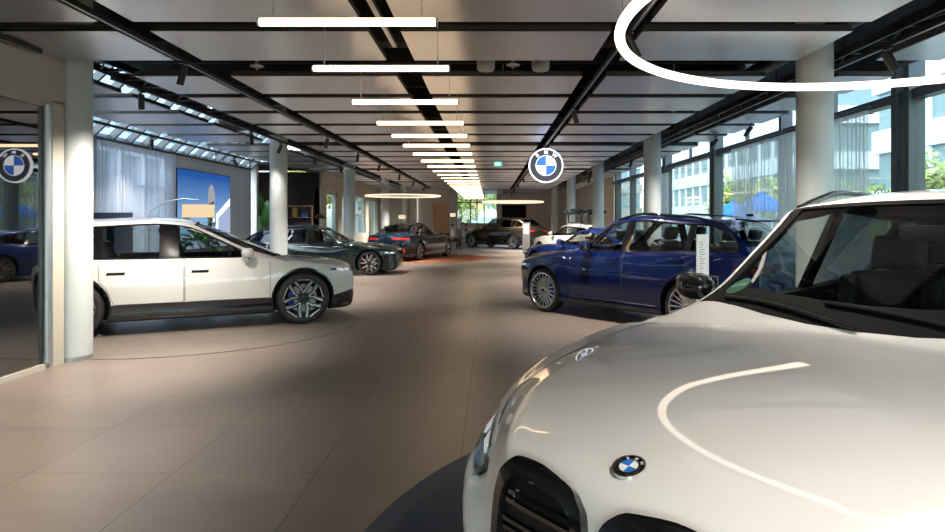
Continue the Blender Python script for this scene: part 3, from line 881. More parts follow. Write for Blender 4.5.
    def head_lamps(s, u0, u1, z0, z1, inner='white_lamp'):
        for sd in (1, -1):
            a = sd * rad(40)
            q = [(sd * u0, z0), (sd * u1, z0 + .035), (sd * u1, z1 + .02), (sd * u0, z1)]
            h = s.patch('head_lamp', q, 'lamp_inner', ('dir', a), 1, .004, .012, res=.04)
            if not h: continue
            for t in (.3, .65):
                uc = u0 + (u1 - u0) * t; zc = (z0 + z1) / 2 + .02 * t
                s.patch('lamp_unit', [(sd * (uc - .05), zc - .018), (sd * (uc + .05), zc - .010), (sd * (uc + .05), zc + .022), (sd * (uc - .05), zc + .014)], inner, ('dir', a), 1, .008, .004, res=.05, parent=h)

    def kidneys(s, y0, y1, z0, z1, bars='h', frame_m='black_gloss', prot=.02):
        for sd in (1, -1):
            ym, zm = (y0 + y1) / 2, (z0 + z1) / 2; hy, hz = (y1 - y0) / 2, (z1 - z0) / 2
            prof = [(-1, -.55), (-.80, -1), (.55, -1), (.85, -.85), (1, .20), (.97, .62), (.86, .86), (.66, .98), (.1, 1.0), (-.58, .94), (-.86, .80), (-.97, .55), (-1.0, .2)]
            po = [(sd * (ym + p[0] * hy), zm + p[1] * hz) for p in prof]
            po = [tuple(v) for v in closed_spline(po, 4)]
            fr, inn = s.frame(po, .81)
            g = s.patch('grille', po, 'black_trim', 'front', 1, .003, .006, res=.05)
            if not g: continue
            s.patch('grille_frame', fr, frame_m, 'front', 1, prot, prot + .01, res=.04, parent=g)
            if bars == 'h':
                for k in range(5):
                    zc = zm - hz * .78 + hz * 1.56 * (k + .5) / 5
                    for dz in (-.011, .011):
                        e = .80 * hy
                        s.patch('grille_bar', [(sd * (ym - e), zc + dz - .005), (sd * (ym + e), zc + dz - .005), (sd * (ym + e), zc + dz + .005), (sd * (ym - e), zc + dz + .005)], 'black_gloss', 'front', 1, prot * .6, prot * .6, res=.06, parent=g)
            else:
                for k in range(7):
                    yc = ym - hy * .75 + hy * 1.5 * k / 6
                    s.patch('grille_bar', [(sd * (yc - .006), zm - hz * .75), (sd * (yc + .006), zm - hz * .75), (sd * (yc + .006), zm + hz * .75), (sd * (yc - .006), zm + hz * .75)], 'black_gloss', 'front', 1, prot * .6, prot * .6, res=.06, parent=g)

    def roof_rails(s, m='black_gloss'):
        S = s.S; a, b = S['rf'] + .08, S['rb'] - .05
        for sd in (1, -1):
            bm = NB(); pts = []
            for k in range(15):
                x = a + (b - a) * k / 14
                y = s.w * s.pf(x) * s.wr_(x) * .97
                lift = .062 * min(1, 4 * k / 14, 4 * (14 - k) / 14)
                pts.append((s.X(x), sd * y, s.zr(x) + .004 + lift))
            tube(bm, pts, .019, 8)
            obj('roof_rail', bm, m, s.root, True, 60)

    def hood_lines(s):
        S = s.S; cx, cz = S['cowl']
        for sd in (1, -1):
            pts = []
            for k in range(13):
                x = .20 + (cx - .20) * k / 12
                pts.append((s.X(x), sd * s.w * s.pf(x) * (.78 + .06 * k / 12)))
            s.patch('bonnet_seam', s.strip(pts, .006), 'seam', 'top', 1, .002, 0, res=.08)

    def finish(s, kind, cal='disc'):
        s.cut_body(); s.windows(); s.doors(); s.mirrors(); s.wheels(kind, cal); s.interior(); s.hood_lines()

# ================================================================== THE SETTING
ZC = 3.365                      # underside of the ceiling panels
XL, XR = -7.76, 5.62            # left wall, right glass front
YF, YB = 44.0, -7.0
BAY, BAY0 = 7.27, 7.27

def setting(name, bm, m, parent=None, smooth=False):
    o = obj(name, bm, m, parent, smooth)
    if parent is None: struct(o)
    return o

bm = NB(); bxx(bm, -8.6, XR + .12, YB, YF + .2, -.2, 0); setting('floor', bm, 'floor')
# ceiling slab with its metal panels
bm = NB(); bxx(bm, -6.45, 4.55, YB, YF + .2, 4.45, 4.65)
bxx(bm, -8.9, XR + .2, 27.6, YF + .2, 4.45, 4.65)
bxx(bm, 4.86, 4.98, YB, 28.0, 3.45, 4.66)
ceil = setting('ceiling', bm, 'void')
lanes = [(-6.75, -5.14), (-4.37, -3.49), (-3.18, -1.145), (-.835, 1.135), (1.43, 3.395), (4.27, 4.97)]
rows = []
for b in range(-2, 5):
    for i in range(5):
        y0 = 7.73 + BAY * b + 1.358 * i
        if y0 > YB and y0 + 1.077 < YF: rows.append(y0)
allp = []
for y0 in rows:
    for li, (x0, x1) in enumerate(lanes):
        if y0 < 7.0:
            if li == 0: continue
            if li == 1: x0 = -4.74
        allp.append((max(y0, 2.5) + (0 if y0 > 1 else 60) + abs(x0 + x1) * .3, x0, x1, y0))
allp.sort()
def panel_bm(bm, x0, x1, y0):
    bxx(bm, x0, x1, y0, y0 + 1.077, ZC, ZC + .012)
    return bm
def panel_frame(bm, x0, x1, y0):
    bxx(bm, x0 + .01, x1 - .01, y0 + .004, y0 + .03, ZC + .006, ZC + .065)
    bxx(bm, x0 + .01, x1 - .01, y0 + 1.047, y0 + 1.073, ZC + .006, ZC + .065)
    bxx(bm, x0 + .004, x0 + .03, y0 + .02, y0 + 1.06, ZC + .006, ZC + .065); bxx(bm, x1 - .03, x1 - .004, y0 + .02, y0 + 1.06, ZC + .006, ZC + .065)
    return bm
rest = NB()
for k, (d, x0, x1, y0) in enumerate(allp):
    if k < 96: obj('ceiling_panel', panel_bm(NB(), x0, x1, y0), 'panel', ceil)
    else: panel_bm(rest, x0, x1, y0)
ro = obj('ceiling_panel', rest, 'panel', ceil); ro['kind'] = 'stuff'
bm = NB()
for d, x0, x1, y0 in allp: panel_frame(bm, x0, x1, y0)
obj('panel_support_grid', bm, 'panel_edge', ceil)
# cross beams of the void, in the wide gaps
bm = NB()
for b in range(0, 6):
    y = BAY0 + .30 + BAY * b
    bxx(bm, -6.4, 4.5, y + .02, y + .30, 3.75, 4.45)
for b in range(0, 25): bxx(bm, -6.4, 4.5, .9 + 1.7 * b, 1.0 + 1.7 * b, 3.95, 4.45)
obj('ceiling_beam_grid', bm, 'void', ceil)

# far wall with its window
wx0, wx1 = P(457, 0, YF).x, P(497, 0, YF).x
wz0, wz1 = P(0, 224, YF).z, P(0, 192, YF).z
bm = NB()
bxx(bm, -8.9, wx0, YF, YF + .2, 0, 4.5); bxx(bm, wx1, XR + .12, YF, YF + .2, 0, 4.5)
bxx(bm, wx0, wx1, YF, YF + .2, 0, wz0); bxx(bm, wx0, wx1, YF, YF + .2, wz1, 4.5)
setting('wall_far', bm, 'far_wall')
bm = NB()
for x in (wx0, wx0 + .95, (wx0 + wx1) / 2, wx1 - .9, wx1): bxx(bm, x - .035, x + .035, YF + .02, YF + .12, wz0, wz1)
for z in (wz0, (wz0 + wz1) / 2 + .35, wz1 - .05): bxx(bm, wx0, wx1, YF + .03, YF + .11, z, z + .06)
wf = setting('window_5', bm, 'frame')
bm = NB(); bxx(bm, wx0, wx1, YF + .06, YF + .07, wz0, wz1); obj('pane', bm, 'facade_glass', wf)
# rear wall behind the viewer
bm = NB(); bxx(bm, -8.0, XR + .12, YB - .2, YB, 3.25, 4.65); bxx(bm, -8.0, XR + .12, YB - .2, YB, 0, .12)
for x in (-7.9, -4.8, -2.2, .4, 3.0, XR): bxx(bm, x - .06, x + .06, YB - .2, YB, .1, 3.3)
setting('wall_back', bm, 'frame')
bm = NB(); bxx(bm, -8.0, XR, YB - .11, YB - .10, .1, 3.26); setting('fill_window', bm, 'facade_glass')  # unseen glazing, added to let in daylight fill from behind

# right glass front
bm = NB()
bxx(bm, XR - .05, XR + .10, YB, 28.6, 0, .12); bxx(bm, XR - .06, XR + .12, YB, 28.6, 3.20, 3.33)
ml = [-5.5, -2.0, 1.5, 5.0, 8.36, 8.62, 12.0, 15.55, 15.8, 19.9, 20.15, 22.6, 24.8, 27.6, 27.85]
for y in ml: bxx(bm, XR - .10, XR + .12, y - .055, y + .055, 0, 4.0)
for y in (10.3, 13.8, 17.7): bxx(bm, XR - .02, XR + .06, y - .02, y + .02, 3.33, 4.0)
wr_ = setting('window_1', bm, 'frame')
bm = NB()
for a, b in zip([YB] + ml, ml + [28.6]): bxx(bm, XR + .02, XR + .035, a + .05, b - .05, .10, 3.22)
obj('pane', bm, 'facade_glass', wr_)
bm = NB()
for a, b in zip([YB] + ml, ml + [28.6]): bxx(bm, XR + .02, XR + .03, a + .05, b - .05, 3.33, 3.95)
obj('upper_pane', bm, 'sky_glass', wr_)
# sloping rooflights above both sides
def rooflight(name, xa, za, xb, zb, y0, y1, step):
    d = Vector((xb - xa, 0, zb - za)); ang = math.atan2(d.z, d.x)
    bm = NB(); y = y0
    rot = Matrix.Rotation(-ang, 3, 'Y'); c = Vector(((xa + xb) / 2, 0, (za + zb) / 2))
    while y < y1:
        box(bm, (c.x, y, c.z), (d.length, .06, .14), rot); y += step
    for t in (0, .5, 1): box(bm, (xa + d.x * t, (y0 + y1) / 2, za + d.z * t), (.07, y1 - y0, .11 if t != .5 else .05), rot)
    o = setting(name, bm, 'frame')
    bm = NB(); box(bm, (c.x, (y0 + y1) / 2, c.z + .03), (d.length, y1 - y0, .01), rot)
    obj('pane', bm, 'sky_glass', o)
rooflight('window_2', XR + .02, 3.98, 4.55, 4.62, YB, 28.6, 1.21)
rooflight('window_3', XL, 3.27, -6.45, 4.5, 7.3, 20.4, .62)
# right wall beyond the glass
bm = NB(); bxx(bm, XR, XR + .2, 28.6, YF, 0, 4.6); setting('wall_right', bm, 'far_wall')

# left wall with a tall window behind the curtain and the lit edge by the opening
cy0, cy1 = 12.45, 15.2
bm = NB()
bxx(bm, XL - .2, XL, 7.2, cy0, 0, 3.27); bxx(bm, XL - .2, XL, cy1, 20.2, 0, 3.27)
bxx(bm, XL - .2, XL, cy0, cy1, 0, .35); bxx(bm, XL - .2, XL, cy0, cy1, 3.15, 3.27)
setting('wall_left', bm, 'wall_grey')
bm = NB()
for y in (cy0 + .03, cy0 + .92, cy0 + 1.84, cy1 - .03): bxx(bm, XL - .14, XL - .05, y - .035, y + .035, .35, 3.15)
for z in (.38, 1.35, 2.35, 3.12): bxx(bm, XL - .13, XL - .06, cy0, cy1, z - .03, z + .03)
wl_ = setting('window_4', bm, 'alu')
bm = NB(); bxx(bm, XL - .10, XL - .09, cy0, cy1, .35, 3.15); obj('pane', bm, 'sky_glass', wl_)
# end piece of the left wall: pale posts, then the plum lounge wall
bm = NB()
bxx(bm, XL - .25, XL + .02, 20.2, 20.4, 0, 3.6); bxx(bm, XL - .22, XL - .02, 21.0, 21.2, 0, 3.6)
setting('trim_1', bm, 'frame_light')
bm = NB(); bxx(bm, -8.9, -6.28, 23.2, 23.4, 0, 3.365)
setting('wall_lounge', bm, 'plum')
bm = NB(); bxx(bm, -8.9, -8.7, 20.4, 23.4, 0, 4.5); bxx(bm, -8.9, XL, 20.42, 20.6, 3.3, 4.5); bxx(bm, -8.8, -6.4, 20.6, 23.3, 3.42, 3.5)
setting('wall_side', bm, 'plum')
# beige bulkhead and pier with openings towards the rear on the left
bm = NB()
X0 = -6.20
bxx(bm, X0 - .25, X0, 23.2, 36.0, 2.72, 3.6)
for a, b in ((23.2, 23.9), (25.7, 26.4), (27.6, 28.6), (31.4, 32.2), (34.6, 36)): bxx(bm, X0 - .25, X0, a, b, 0, 2.72)
bxx(bm, X0 - .25, X0, 28.6, 31.4, 0, .95)
setting('wall_left_rear', bm, 'beige')
bm = NB()
for y in (28.62, 29.98, 31.38): bxx(bm, X0 - .16, X0 - .08, y - .03, y + .03, .95, 2.72)
bxx(bm, X0 - .16, X0 - .08, 28.6, 31.4, 1.80, 1.86)
w6 = setting('window_6', bm, 'frame_light')
bm = NB(); bxx(bm, X0 - .125, X0 - .115, 28.6, 31.4, .95, 2.72); obj('pane', bm, 'facade_glass', w6)
for n_, (a, b) in ((1, (23.9, 25.7)), (2, (26.4, 27.6)), (3, (32.2, 34.6))):
    bm = NB(); bxx(bm, X0 - .18, X0 - .08, a, a + .09, 0, 2.72); bxx(bm, X0 - .18, X0 - .08, b - .09, b, 0, 2.72); bxx(bm, X0 - .18, X0 - .08, a, b, 2.60, 2.72)
    dr = setting('door_%d' % n_, bm, 'frame_light')
    bm = NB(); bxx(bm, X0 - .135, X0 - .12, a + .08, b - .08, .05, 2.62); obj('pane', bm, 'facade_glass', dr)
# grey panelled wall closing the left rear
bm = NB(); bxx(bm, -6.3, -2.30, 36.0, 36.2, 0, 3.6)
for k in range(10): bxx(bm, -6.15 + k * .38, -6.12 + k * .38, 35.97, 36.0, 0, 3.3)
setting('wall_panelled', bm, 'slat_wall')

# columns
def column(x, y, label):
    bm = NB(); lathe(bm, [(.197, 0), (.197, 4.45)], 48, 'Z')
    o = obj('column', bm, 'column', None, True); o.location = (x, y, 0)
    bm = NB(); lathe(bm, [(.1985, 0), (.1985, .05), (.197, .05)], 48, 'Z'); obj('column_base', bm, 'alu', o, True)
    return tag(o, label, 'column', 'round concrete columns')
column(-4.81, 7.27, 'round pale column at the end of the glazed partition in front of the white crossover')
column(-4.88, 14.54, 'round pale column rising behind the white crossover bonnet')
column(-4.86, 21.81, 'round bluish column just behind the dark green estate car bonnet')
column(-4.84, 29.08, 'round beige column on the left, under the far end of the distant oval lamp')
column(-4.84, 35.6, 'round column standing against the grey panelled wall')
column(3.745, 7.27, 'thick white column directly behind the foreground white car roof, crossed by the glowing ring')
column(3.745, 14.54, 'round white column rising behind the roof of the navy SUV')
column(3.745, 21.81, 'round white column beside the ski carrier on the white hatchback')
column(3.745, 29.08, 'round column to the left of the ski carrier, second deepest in the right row')
column(3.745, 36.35, 'deepest round column of the right row, near the rear of the olive SUV')

# glazed partition on the left foreground
PX = -4.78
bm = NB()
bxx(bm, PX - .12, PX + .02, YB, 7.2, 2.885, 4.5); bxx(bm, PX - .12, PX + .02, 6.86, 7.04, 0, 2.9)
setting('wall_partition', bm, 'beige')
bm = NB()
bxx(bm, PX - .07, PX + .01, YB, 6.88, 0, .055); bxx(bm, PX - .07, PX + .01, YB, 6.88, 2.82, 2.89)
for y in (-3.0, 0.6, 3.8): bxx(bm, PX - .07, PX + .01, y - .03, y + .03, .05, 2.85)
pf = setting('window_7', bm, 'beige')
bm = NB(); tube(bm, [(PX + .005, 6.80, .06), (PX + .005, 6.80, 2.84)], .045, 16); obj('end_post', bm, 'alu', pf, True)
bm = NB(); bxx(bm, PX - .035, PX - .020, YB, 6.80, .05, 2.84); obj('pane', bm, 'partition_glass', pf)
bm = NB(); bxx(bm, -7.96, PX - .1, 7.05, 7.22, 0, 3.6); bxx(bm, -7.96, -7.8, YB, 7.1, 0, 3.6)
setting('wall_room', bm, 'slat_wall')
bm = NB(); bxx(bm, -7.9, PX - .1, YB, 7.1, 3.1, 3.2); setting('ceiling_room', bm, 'void')

# ================================================================== LIGHT FITTINGS
n_ord = ['nearest', 'second', 'third', 'fourth', 'fifth', 'sixth', 'seventh', 'eighth', 'ninth', 'tenth', 'eleventh', 'twelfth', 'thirteenth', 'fourteenth', 'fifteenth', 'sixteenth', 'seventeenth', 'eighteenth', 'nineteenth', 'twentieth', 'twenty-first', 'twenty-second', 'twenty-third', 'twenty-fourth', 'twenty-fifth']
RZ = CAMH + 1.335
ys = [4.25, 5.55, 7.13, 8.68, 10.0, 11.3, 12.75, 14.25, 15.75, 17.2, 18.65, 20.1, 21.55, 23.0, 24.45, 25.9, 27.35, 28.8, 30.25, 31.7, 33.15, 34.6, 36.1, 37.6, 39.1]
ropt = []
for i, y in enumerate(ys):
    x0, x1 = -1.565, -.355
    xc = (x0 + x1) / 2
    t = thing('pendant_tube_lamp', 'glowing tube lamp hung across the ceiling, %s of the row from the viewer' % n_ord[i], 'pendant lamp', (xc, y, RZ), 0, 'row of glowing tube lamps')
    bm = NB(); tr = .027 if i < 9 else .019; lathe(bm, [(0, -.595), (tr - .004, -.595), (tr, -.588), (tr, .588), (tr - .004, .595), (0, .595)], 20 if i < 6 else 10, 'X'); obj('tube', bm, 'rod', t, True, 60)
    for a_, b_ in ((-.608, -.594), (.594, .608)):
        bm = NB(); lathe(bm, [(0, a_), (.028, a_), (.028, b_), (0, b_)], 16, 'X'); obj('end_cap', bm, 'wire', t, True, 40)
    for sx in (-.50, .50):
        bm = NB(); tube(bm, [(sx, 0, .034), (sx, 0, ZC - RZ)], .0025 if i < 8 else .003, 5); lathe(bm, [(.006, .05), (.006, .10)], 8, 'Z', (sx, 0, 0)); obj('cable', bm, 'wire', t)

def ring_lamp(name, label, c, R, r, m, n=4):
    t = thing(name, label, 'ring lamp', c, 0)
    bm = NB(); tube(bm, [(R * math.cos(2 * PI * k / 128), R * math.sin(2 * PI * k / 128), 0) for k in range(128)], r, 14, True); obj('glowing_ring', bm, m, t, True, 80)
    for k in range(n):
        a = 2 * PI * (k + .22) / n
        bm = NB(); tube(bm, [(R * math.cos(a), R * math.sin(a), r), (R * math.cos(a), R * math.sin(a), ZC - c[2])], .003, 5); obj('cable', bm, 'wire', t)
    return t
ring_lamp('ring_lamp', 'large glowing ring lamp hung above the foreground white car', (3.13, 4.20, 2.955), 2.22, .038, 'ring', 5)
def far_ring(px0, px1, py, Y):
    a, b = P(px0, py, Y), P(px1, py, Y)
    return ((a.x + b.x) / 2, Y, a.z), (b.x - a.x) / 2
c, R = far_ring(366, 440, 196, 26.0)
ring_lamp('ring_lamp', 'distant glowing oval ring lamp on the left above the blue saloon', c, R, .032, 'far_ring')
c, R = far_ring(483, 543, 202, 33.0)
ring_lamp('ring_lamp', 'distant glowing ring lamp on the right above the olive SUV roof', c, R, .045, 'far_ring')

# tracks in the long ceiling slots
def track(x, y0, y1, z, label, m='metal_black', extra=None):
    bm = NB(); bxx(bm, x - .022, x + .022, y0, y1, z, z + .045)
    o = obj('lighting_track', bm, m); tag(o, label, 'track', 'lighting tracks')
    bm = NB(); bxx(bm, x - .006, x + .006, y0 + .02, y1 - .02, z - .003, z)
    obj('track_groove', bm, 'alu', o)
    return o
track(-3.335, -1.0, 35.0, ZC - .05, 'long black lighting track in the left ceiling slot, nearer the tube lamps')
track(1.285, -1.0, 40.0, ZC - .05, 'long black lighting track right of the tube lamps, over the round sign')
track(-.99, 3.0, 6.55, ZC + .03, 'short bright double track in the central slot above the nearest tube lamps', 'alu')
track(3.95, -.5, 39.0, ZC - .05, 'black lighting track in the right outer slot along the white columns')
track(-4.62, 7.7, 27.0, ZC - .05, 'black lighting track in the left outer slot along the columns')
track(-6.98, 7.7, 20.0, ZC - .05, 'black lighting track under the left rooflight')
track(PX + .14, 3.5, 6.5, ZC - .05, 'short black track along the beige bulkhead of the partition')
# brown side rails of the slots
def cable_tray(x0, x1, y0, y1, z, label):
    bm = NB(); bxx(bm, x0, x0 + .03, y0, y1, z, z + .09); o = obj('cable_tray', bm, 'metal_black'); tag(o, label, 'cable tray')
    bm = NB(); bxx(bm, x1 - .03, x1, y0, y1, z, z + .09); obj('tray_rail', bm, 'metal_black', o)
    bm = NB(); y = y0 + .1; k = 0
    while y < y1 - .5:
        bxx(bm, x0, x1, y, y + .035, z + .01, z + .05)
        tube(bm, [(x0 + .02, y + .02, z + .03), (x1 - .02, y + .5, z + .03)] if k % 2 else [(x1 - .02, y + .02, z + .03), (x0 + .02, y + .5, z + .03)], .012, 5)
        y += .5; k += 1
    obj('tray_lattice', bm, 'metal_black', o)
    bm = NB()
    for q in range(3):
        tube(bm, [(x0 + .10 + .12 * q + .03 * math.sin(y_ * 1.7 + q), y_, z + .10 + .03 * math.sin(y_ * 2.3 + 2 * q)) for y_ in [y0 + .35 * j for j in range(int((y1 - y0) / .35))]], .014, 5)
    obj('cable', bm, 'metal_black', o, True)
    bm = NB(); yy = y0 + .6
    while yy < y1:
        for xx in (x0 + .015, x1 - .015): tube(bm, [(xx, yy, z + .05), (xx, yy, 4.44)], .008, 5)
        yy += 1.8
    obj('hanger', bm, 'metal_black', o)
cable_tray(-5.08, -4.70, 7.6, 27.0, ZC + .16, 'black lattice cable tray in the ceiling slot beside the left columns')
cable_tray(4.02, 4.24, 1.5, 27.0, ZC + .10, 'black lattice cable tray in the ceiling slot beside the right columns')
bm = NB(); tube(bm, [(3.62, 3.0, 3.62), (3.62, 26.0, 3.62)], .10, 16); o = obj('ventilation_duct', bm, 'metal_black', None, True); tag(o, 'dark round duct running above the slot of the right columns', 'duct')

def spot(x, y, z, tilt, az, label, power=0, size=.9, r=.038, ln=.20, group='black track spotlights', target=None):
    """cylinder spot under a track: tilt from straight down, azimuth of the lean"""
    t = thing('track_spotlight', label, 'spotlight', (x, y, z), 0, group)
    bm = NB(); box(bm, (0, 0, -.012), (.035, .12, .024)); tube(bm, [(0, 0, -.02), (0, 0, -.09)], .009, 8); obj('mount', bm, 'spot_black', t)
    d = Vector((math.sin(tilt) * math.cos(az), math.sin(tilt) * math.sin(az), -math.cos(tilt)))
    rot = d.to_track_quat('Z', 'Y').to_matrix().to_4x4()
    mx = Matrix.Translation((0, 0, -.10)) @ rot
    bm = NB(); lathe(bm, [(0, -.05), (r, -.05), (r, ln - .05), (r * .86, ln - .05), (r * .80, ln - .075), (0, ln - .075)], 24, 'Z'); bmesh.ops.transform(bm, matrix=mx, verts=bm.verts)
    hd = obj('lamp_head', bm, 'spot_black', t, True, 40)
    bm = NB(); lathe(bm, [(0, ln - .074), (r * .78, ln - .074), (r * .78, ln - .070), (0, ln - .070)], 24, 'Z'); bmesh.ops.transform(bm, matrix=mx, verts=bm.verts)
    obj('lens', bm, 'lens', hd, True, 40)
    if power:
        ld = bpy.data.lights.new('spot_bulb', 'SPOT'); ld.energy = power * 3.8 * (1 + max(0, (y - 19) / 8)); ld.color = (1.0, .91, .81); ld.spot_size = size; ld.spot_blend = 1.0; ld.shadow_soft_size = .03
        lo = bpy.data.objects.new('spot_bulb', ld); COL.objects.link(lo); lo.parent = t
        p = Vector((0, 0, -.10)) + d * (ln - .02)
        lo.location = p; lo.rotation_euler = d.to_track_quat('-Z', 'Y').to_euler()
    return t
TZ = ZC - .048
spot(-3.335, P(190, 0, 1).x and 6.85, TZ, .38, PI * .85, 'black spotlight on the left track, closest to the viewer, lens glowing warm', 55, 1.8)
for x, y, lb in ((-3.335, 3.9, 'added unseen black fill spotlight on the left track, just above the frame edge'), (-3.335, .6, 'added unseen black fill spotlight on the left track, over the viewer'), (1.285, 3.1, 'added unseen black fill spotlight on the right track, just in front of the viewer'), (1.285, .2, 'added unseen black fill spotlight on the right track, over the viewer')):  # out-of-view track spots added to light the foreground
    spot(x, y, TZ, .15, PI, lb, 42 if x < 0 else 24, 1.9)
for y, lb, a in ((12.9, 'black spotlight on the left track, second from the viewer', .2), (15.9, 'black spotlight on the left track, third from the viewer', .1), (19.0, 'black spotlight on the left track, fourth from the viewer', .3), (27.5, 'added black fill spotlight on the left track just beyond the distant oval lamp', .3), (32.0, 'added black fill spotlight at the deep end of the left track', .5), (23.2, 'black spotlight on the left track, deepest one near the distant oval lamp', .1)):  # the two deepest spots are added to brighten the left rear
    spot(-3.335, y, TZ, a, PI, lb, 45, 1.9)
for x, y, lb, tl, az in ((-4.62, 8.35, 'black spotlight hanging beside the big left column, nearest of the left outer slot', .0, 0), (-4.62, 12.2, 'black spotlight left of the column above the white crossover', .05, 0), (-4.62, 13.9, 'black tilted spotlight touching the left side of the column above the white crossover', .4, PI), (-4.62, 16.6, 'black spotlight just right of the column above the white crossover', .3, PI * .5), (-4.62, 19.5, 'black spotlight halfway between the second and third left columns', .15, 0)):
    spot(x, y, ZC - .05, tl, az, lb, 9, 1.9)
for y, lb, tl, az in ((10.75, 'black tilted spotlight under the left rooflight, in front of the curtain top', .5, 0), (13.0, 'black upright spotlight under the left rooflight, above the curtain', .0, 0), (17.2, 'black leaning spotlight under the left rooflight, above the blue screen', .6, PI * .3)):
    spot(-6.98, y, ZC - .05, tl, az, lb, 14, 1.9)
spot(1.285, 5.75, TZ, .5, .2, 'black spotlight on the right track inside the curve of the big ring lamp', 45, 1.8)
for y, lb in ((9.6, 'black spotlight on the right track, second from the viewer'), (16.6, 'black spotlight on the right track just behind the round sign'), (20.3, 'black spotlight on the right track, third behind the round sign'), (24.5, 'black spotlight on the right track, fourth behind the round sign'), (29.0, 'black spotlight on the right track, fifth behind the round sign'), (33.5, 'black spotlight on the right track, last but one behind the round sign'), (38.0, 'added black fill spotlight at the deep end of the right track, near the far wall')):  # deepest spot is an extra, added to light the far wall
    spot(1.285, y, TZ, .25, 0, lb, 40, 1.9)
spot(3.95, 6.25, ZC - .05, .45, -.3, 'black spotlight to the right of the thick white column, lens bright', 55, 1.8, r=.048)
for y, lb, tl in ((11.2, 'black slanted spotlight over the right curtain, the brighter of two', .6), (12.9, 'black slanted spotlight over the left edge of the right curtain', .6), (14.9, 'black slanted spotlight beside the white column behind the navy SUV', .6), (17.6, 'black spotlight deeper in the right outer slot, near the third right column', .3), (25.0, 'added black fill spotlight in the right outer slot beyond the third right column', .4), (32.0, 'added black fill spotlight in the right outer slot beyond the fourth right column', .4), (37.5, 'added black fill spotlight in the right outer slot above the olive SUV tail', .3)):  # last three are added fill for the dim far end
    spot(3.95 if y > 14 else 4.62, y, ZC - .05, tl, PI * .9, lb, 30, 1.9)
for y, lb in ((4.55, 'small black spotlight pair fitting on the bulkhead track, nearer one'), (5.3, 'small black spotlight fitting on the bulkhead track, farther one')):
    spot(PX + .14, y, ZC - .05, 1.2, PI * .5, lb, 0, r=.03, ln=.12)

def sprinkler(px, py, z, label):
    Y = FPX * (z - CAMH) / (VY - py); c = P(px, py, Y)
    bm = NB(); lathe(bm, [(0, 0), (.08, .004), (.088, .012), (.03, .03), (.012, .09), (.012, 4.44 - c.z), (0, 4.44 - c.z)], 20, 'Z')
    o = obj('sprinkler', bm, 'sign_white', None, True, 50); o.location = c
    bm = NB(); lathe(bm, [(0, -.035), (.018, -.03), (.012, 0), (0, 0)], 10, 'Z'); obj('sprinkler_nozzle', bm, 'wire', o)
    tag(o, label, 'sprinkler', 'ceiling sprinklers')
sprinkler(257, 67, ZC + .10, 'small pale sprinkler disc in the wide ceiling gap left of the second tube lamp')
sprinkler(513, 66, ZC + .10, 'small pale sprinkler disc between the two pale cylinders in the ceiling gap')
sprinkler(330, 113, ZC + .06, 'small pale sprinkler in the ceiling left of the third tube lamp')
sprinkler(503, 113, ZC + .06, 'small pale sprinkler in the ceiling right of the tube lamps')
sprinkler(674, 110.5, ZC + .04, 'small pale sprinkler in the ceiling under the big ring lamp, right of centre')
for px, lb in ((486, 'pale round loudspeaker in the wide ceiling gap, left of the sprinkler disc'), (540, 'pale round loudspeaker in the wide ceiling gap, right of the sprinkler disc')):
    c = P(px, 66, 7.55)
    bm = NB(); lathe(bm, [(0, -.06), (.085, -.06), (.10, -.045), (.105, .0), (.105, .35), (0, .35)], 28, 'Z')
    o = obj('ceiling_speaker', bm, 'duct', None, True, 50); o.location = (c.x, 7.45, 3.425); tag(o, lb, 'speaker', 'pale ceiling loudspeakers')
    bm = NB()
    for k in range(4): lathe(bm, [(.106, -.02 + .05 * k), (.109, -.015 + .05 * k), (.106, -.01 + .05 * k)], 28, 'Z')
    obj('speaker_rib', bm, 'duct', o, True)

# hanging round sign
t = thing('hanging_round_sign', 'illuminated round sign with blue and white quarters hung from the ceiling', 'sign', (P(546, 0, 14.4).x, 14.4, P(0, 165.5, 14.4).z))
roundel(t, .395, Matrix.Rotation(PI / 2, 4, 'X'), ('lit_white', 'lit_grey', 'lit_blue', 'lit_white'), .07)
bm = NB(); tube(bm, [(0, .035, .38), (0, .035, ZC - P(0, 165.5, 14.4).z - .052)], .018, 8); obj('hanger', bm, 'metal_black', t)

# exit sign
t = thing('exit_sign', 'small green emergency exit sign hanging from the ceiling', 'sign', P(498, 164, 16.4))
bm = NB(); box(bm, (0, 0, 0), (.20, .04, .11), None, .004); obj('sign_box', bm, 'exit', t)
bm = NB(); box(bm, (.012, -.022, .0), (.018, .004, .055)); box(bm, (.012, -.022, .04), (.022, .004, .022)); box(bm, (-.015, -.022, -.01), (.05, .004, .012)); box(bm, (.045, -.022, -.018), (.012, .004, .05)); box(bm, (-.06, -.022, 0), (.02, .004, .07)); obj('running_figure', bm, 'exit_w', t)
bm = NB(); tube(bm, [(0, 0, .05), (0, 0, 4.44 - t.location.z)], .004, 5); obj('cable', bm, 'wire', t)

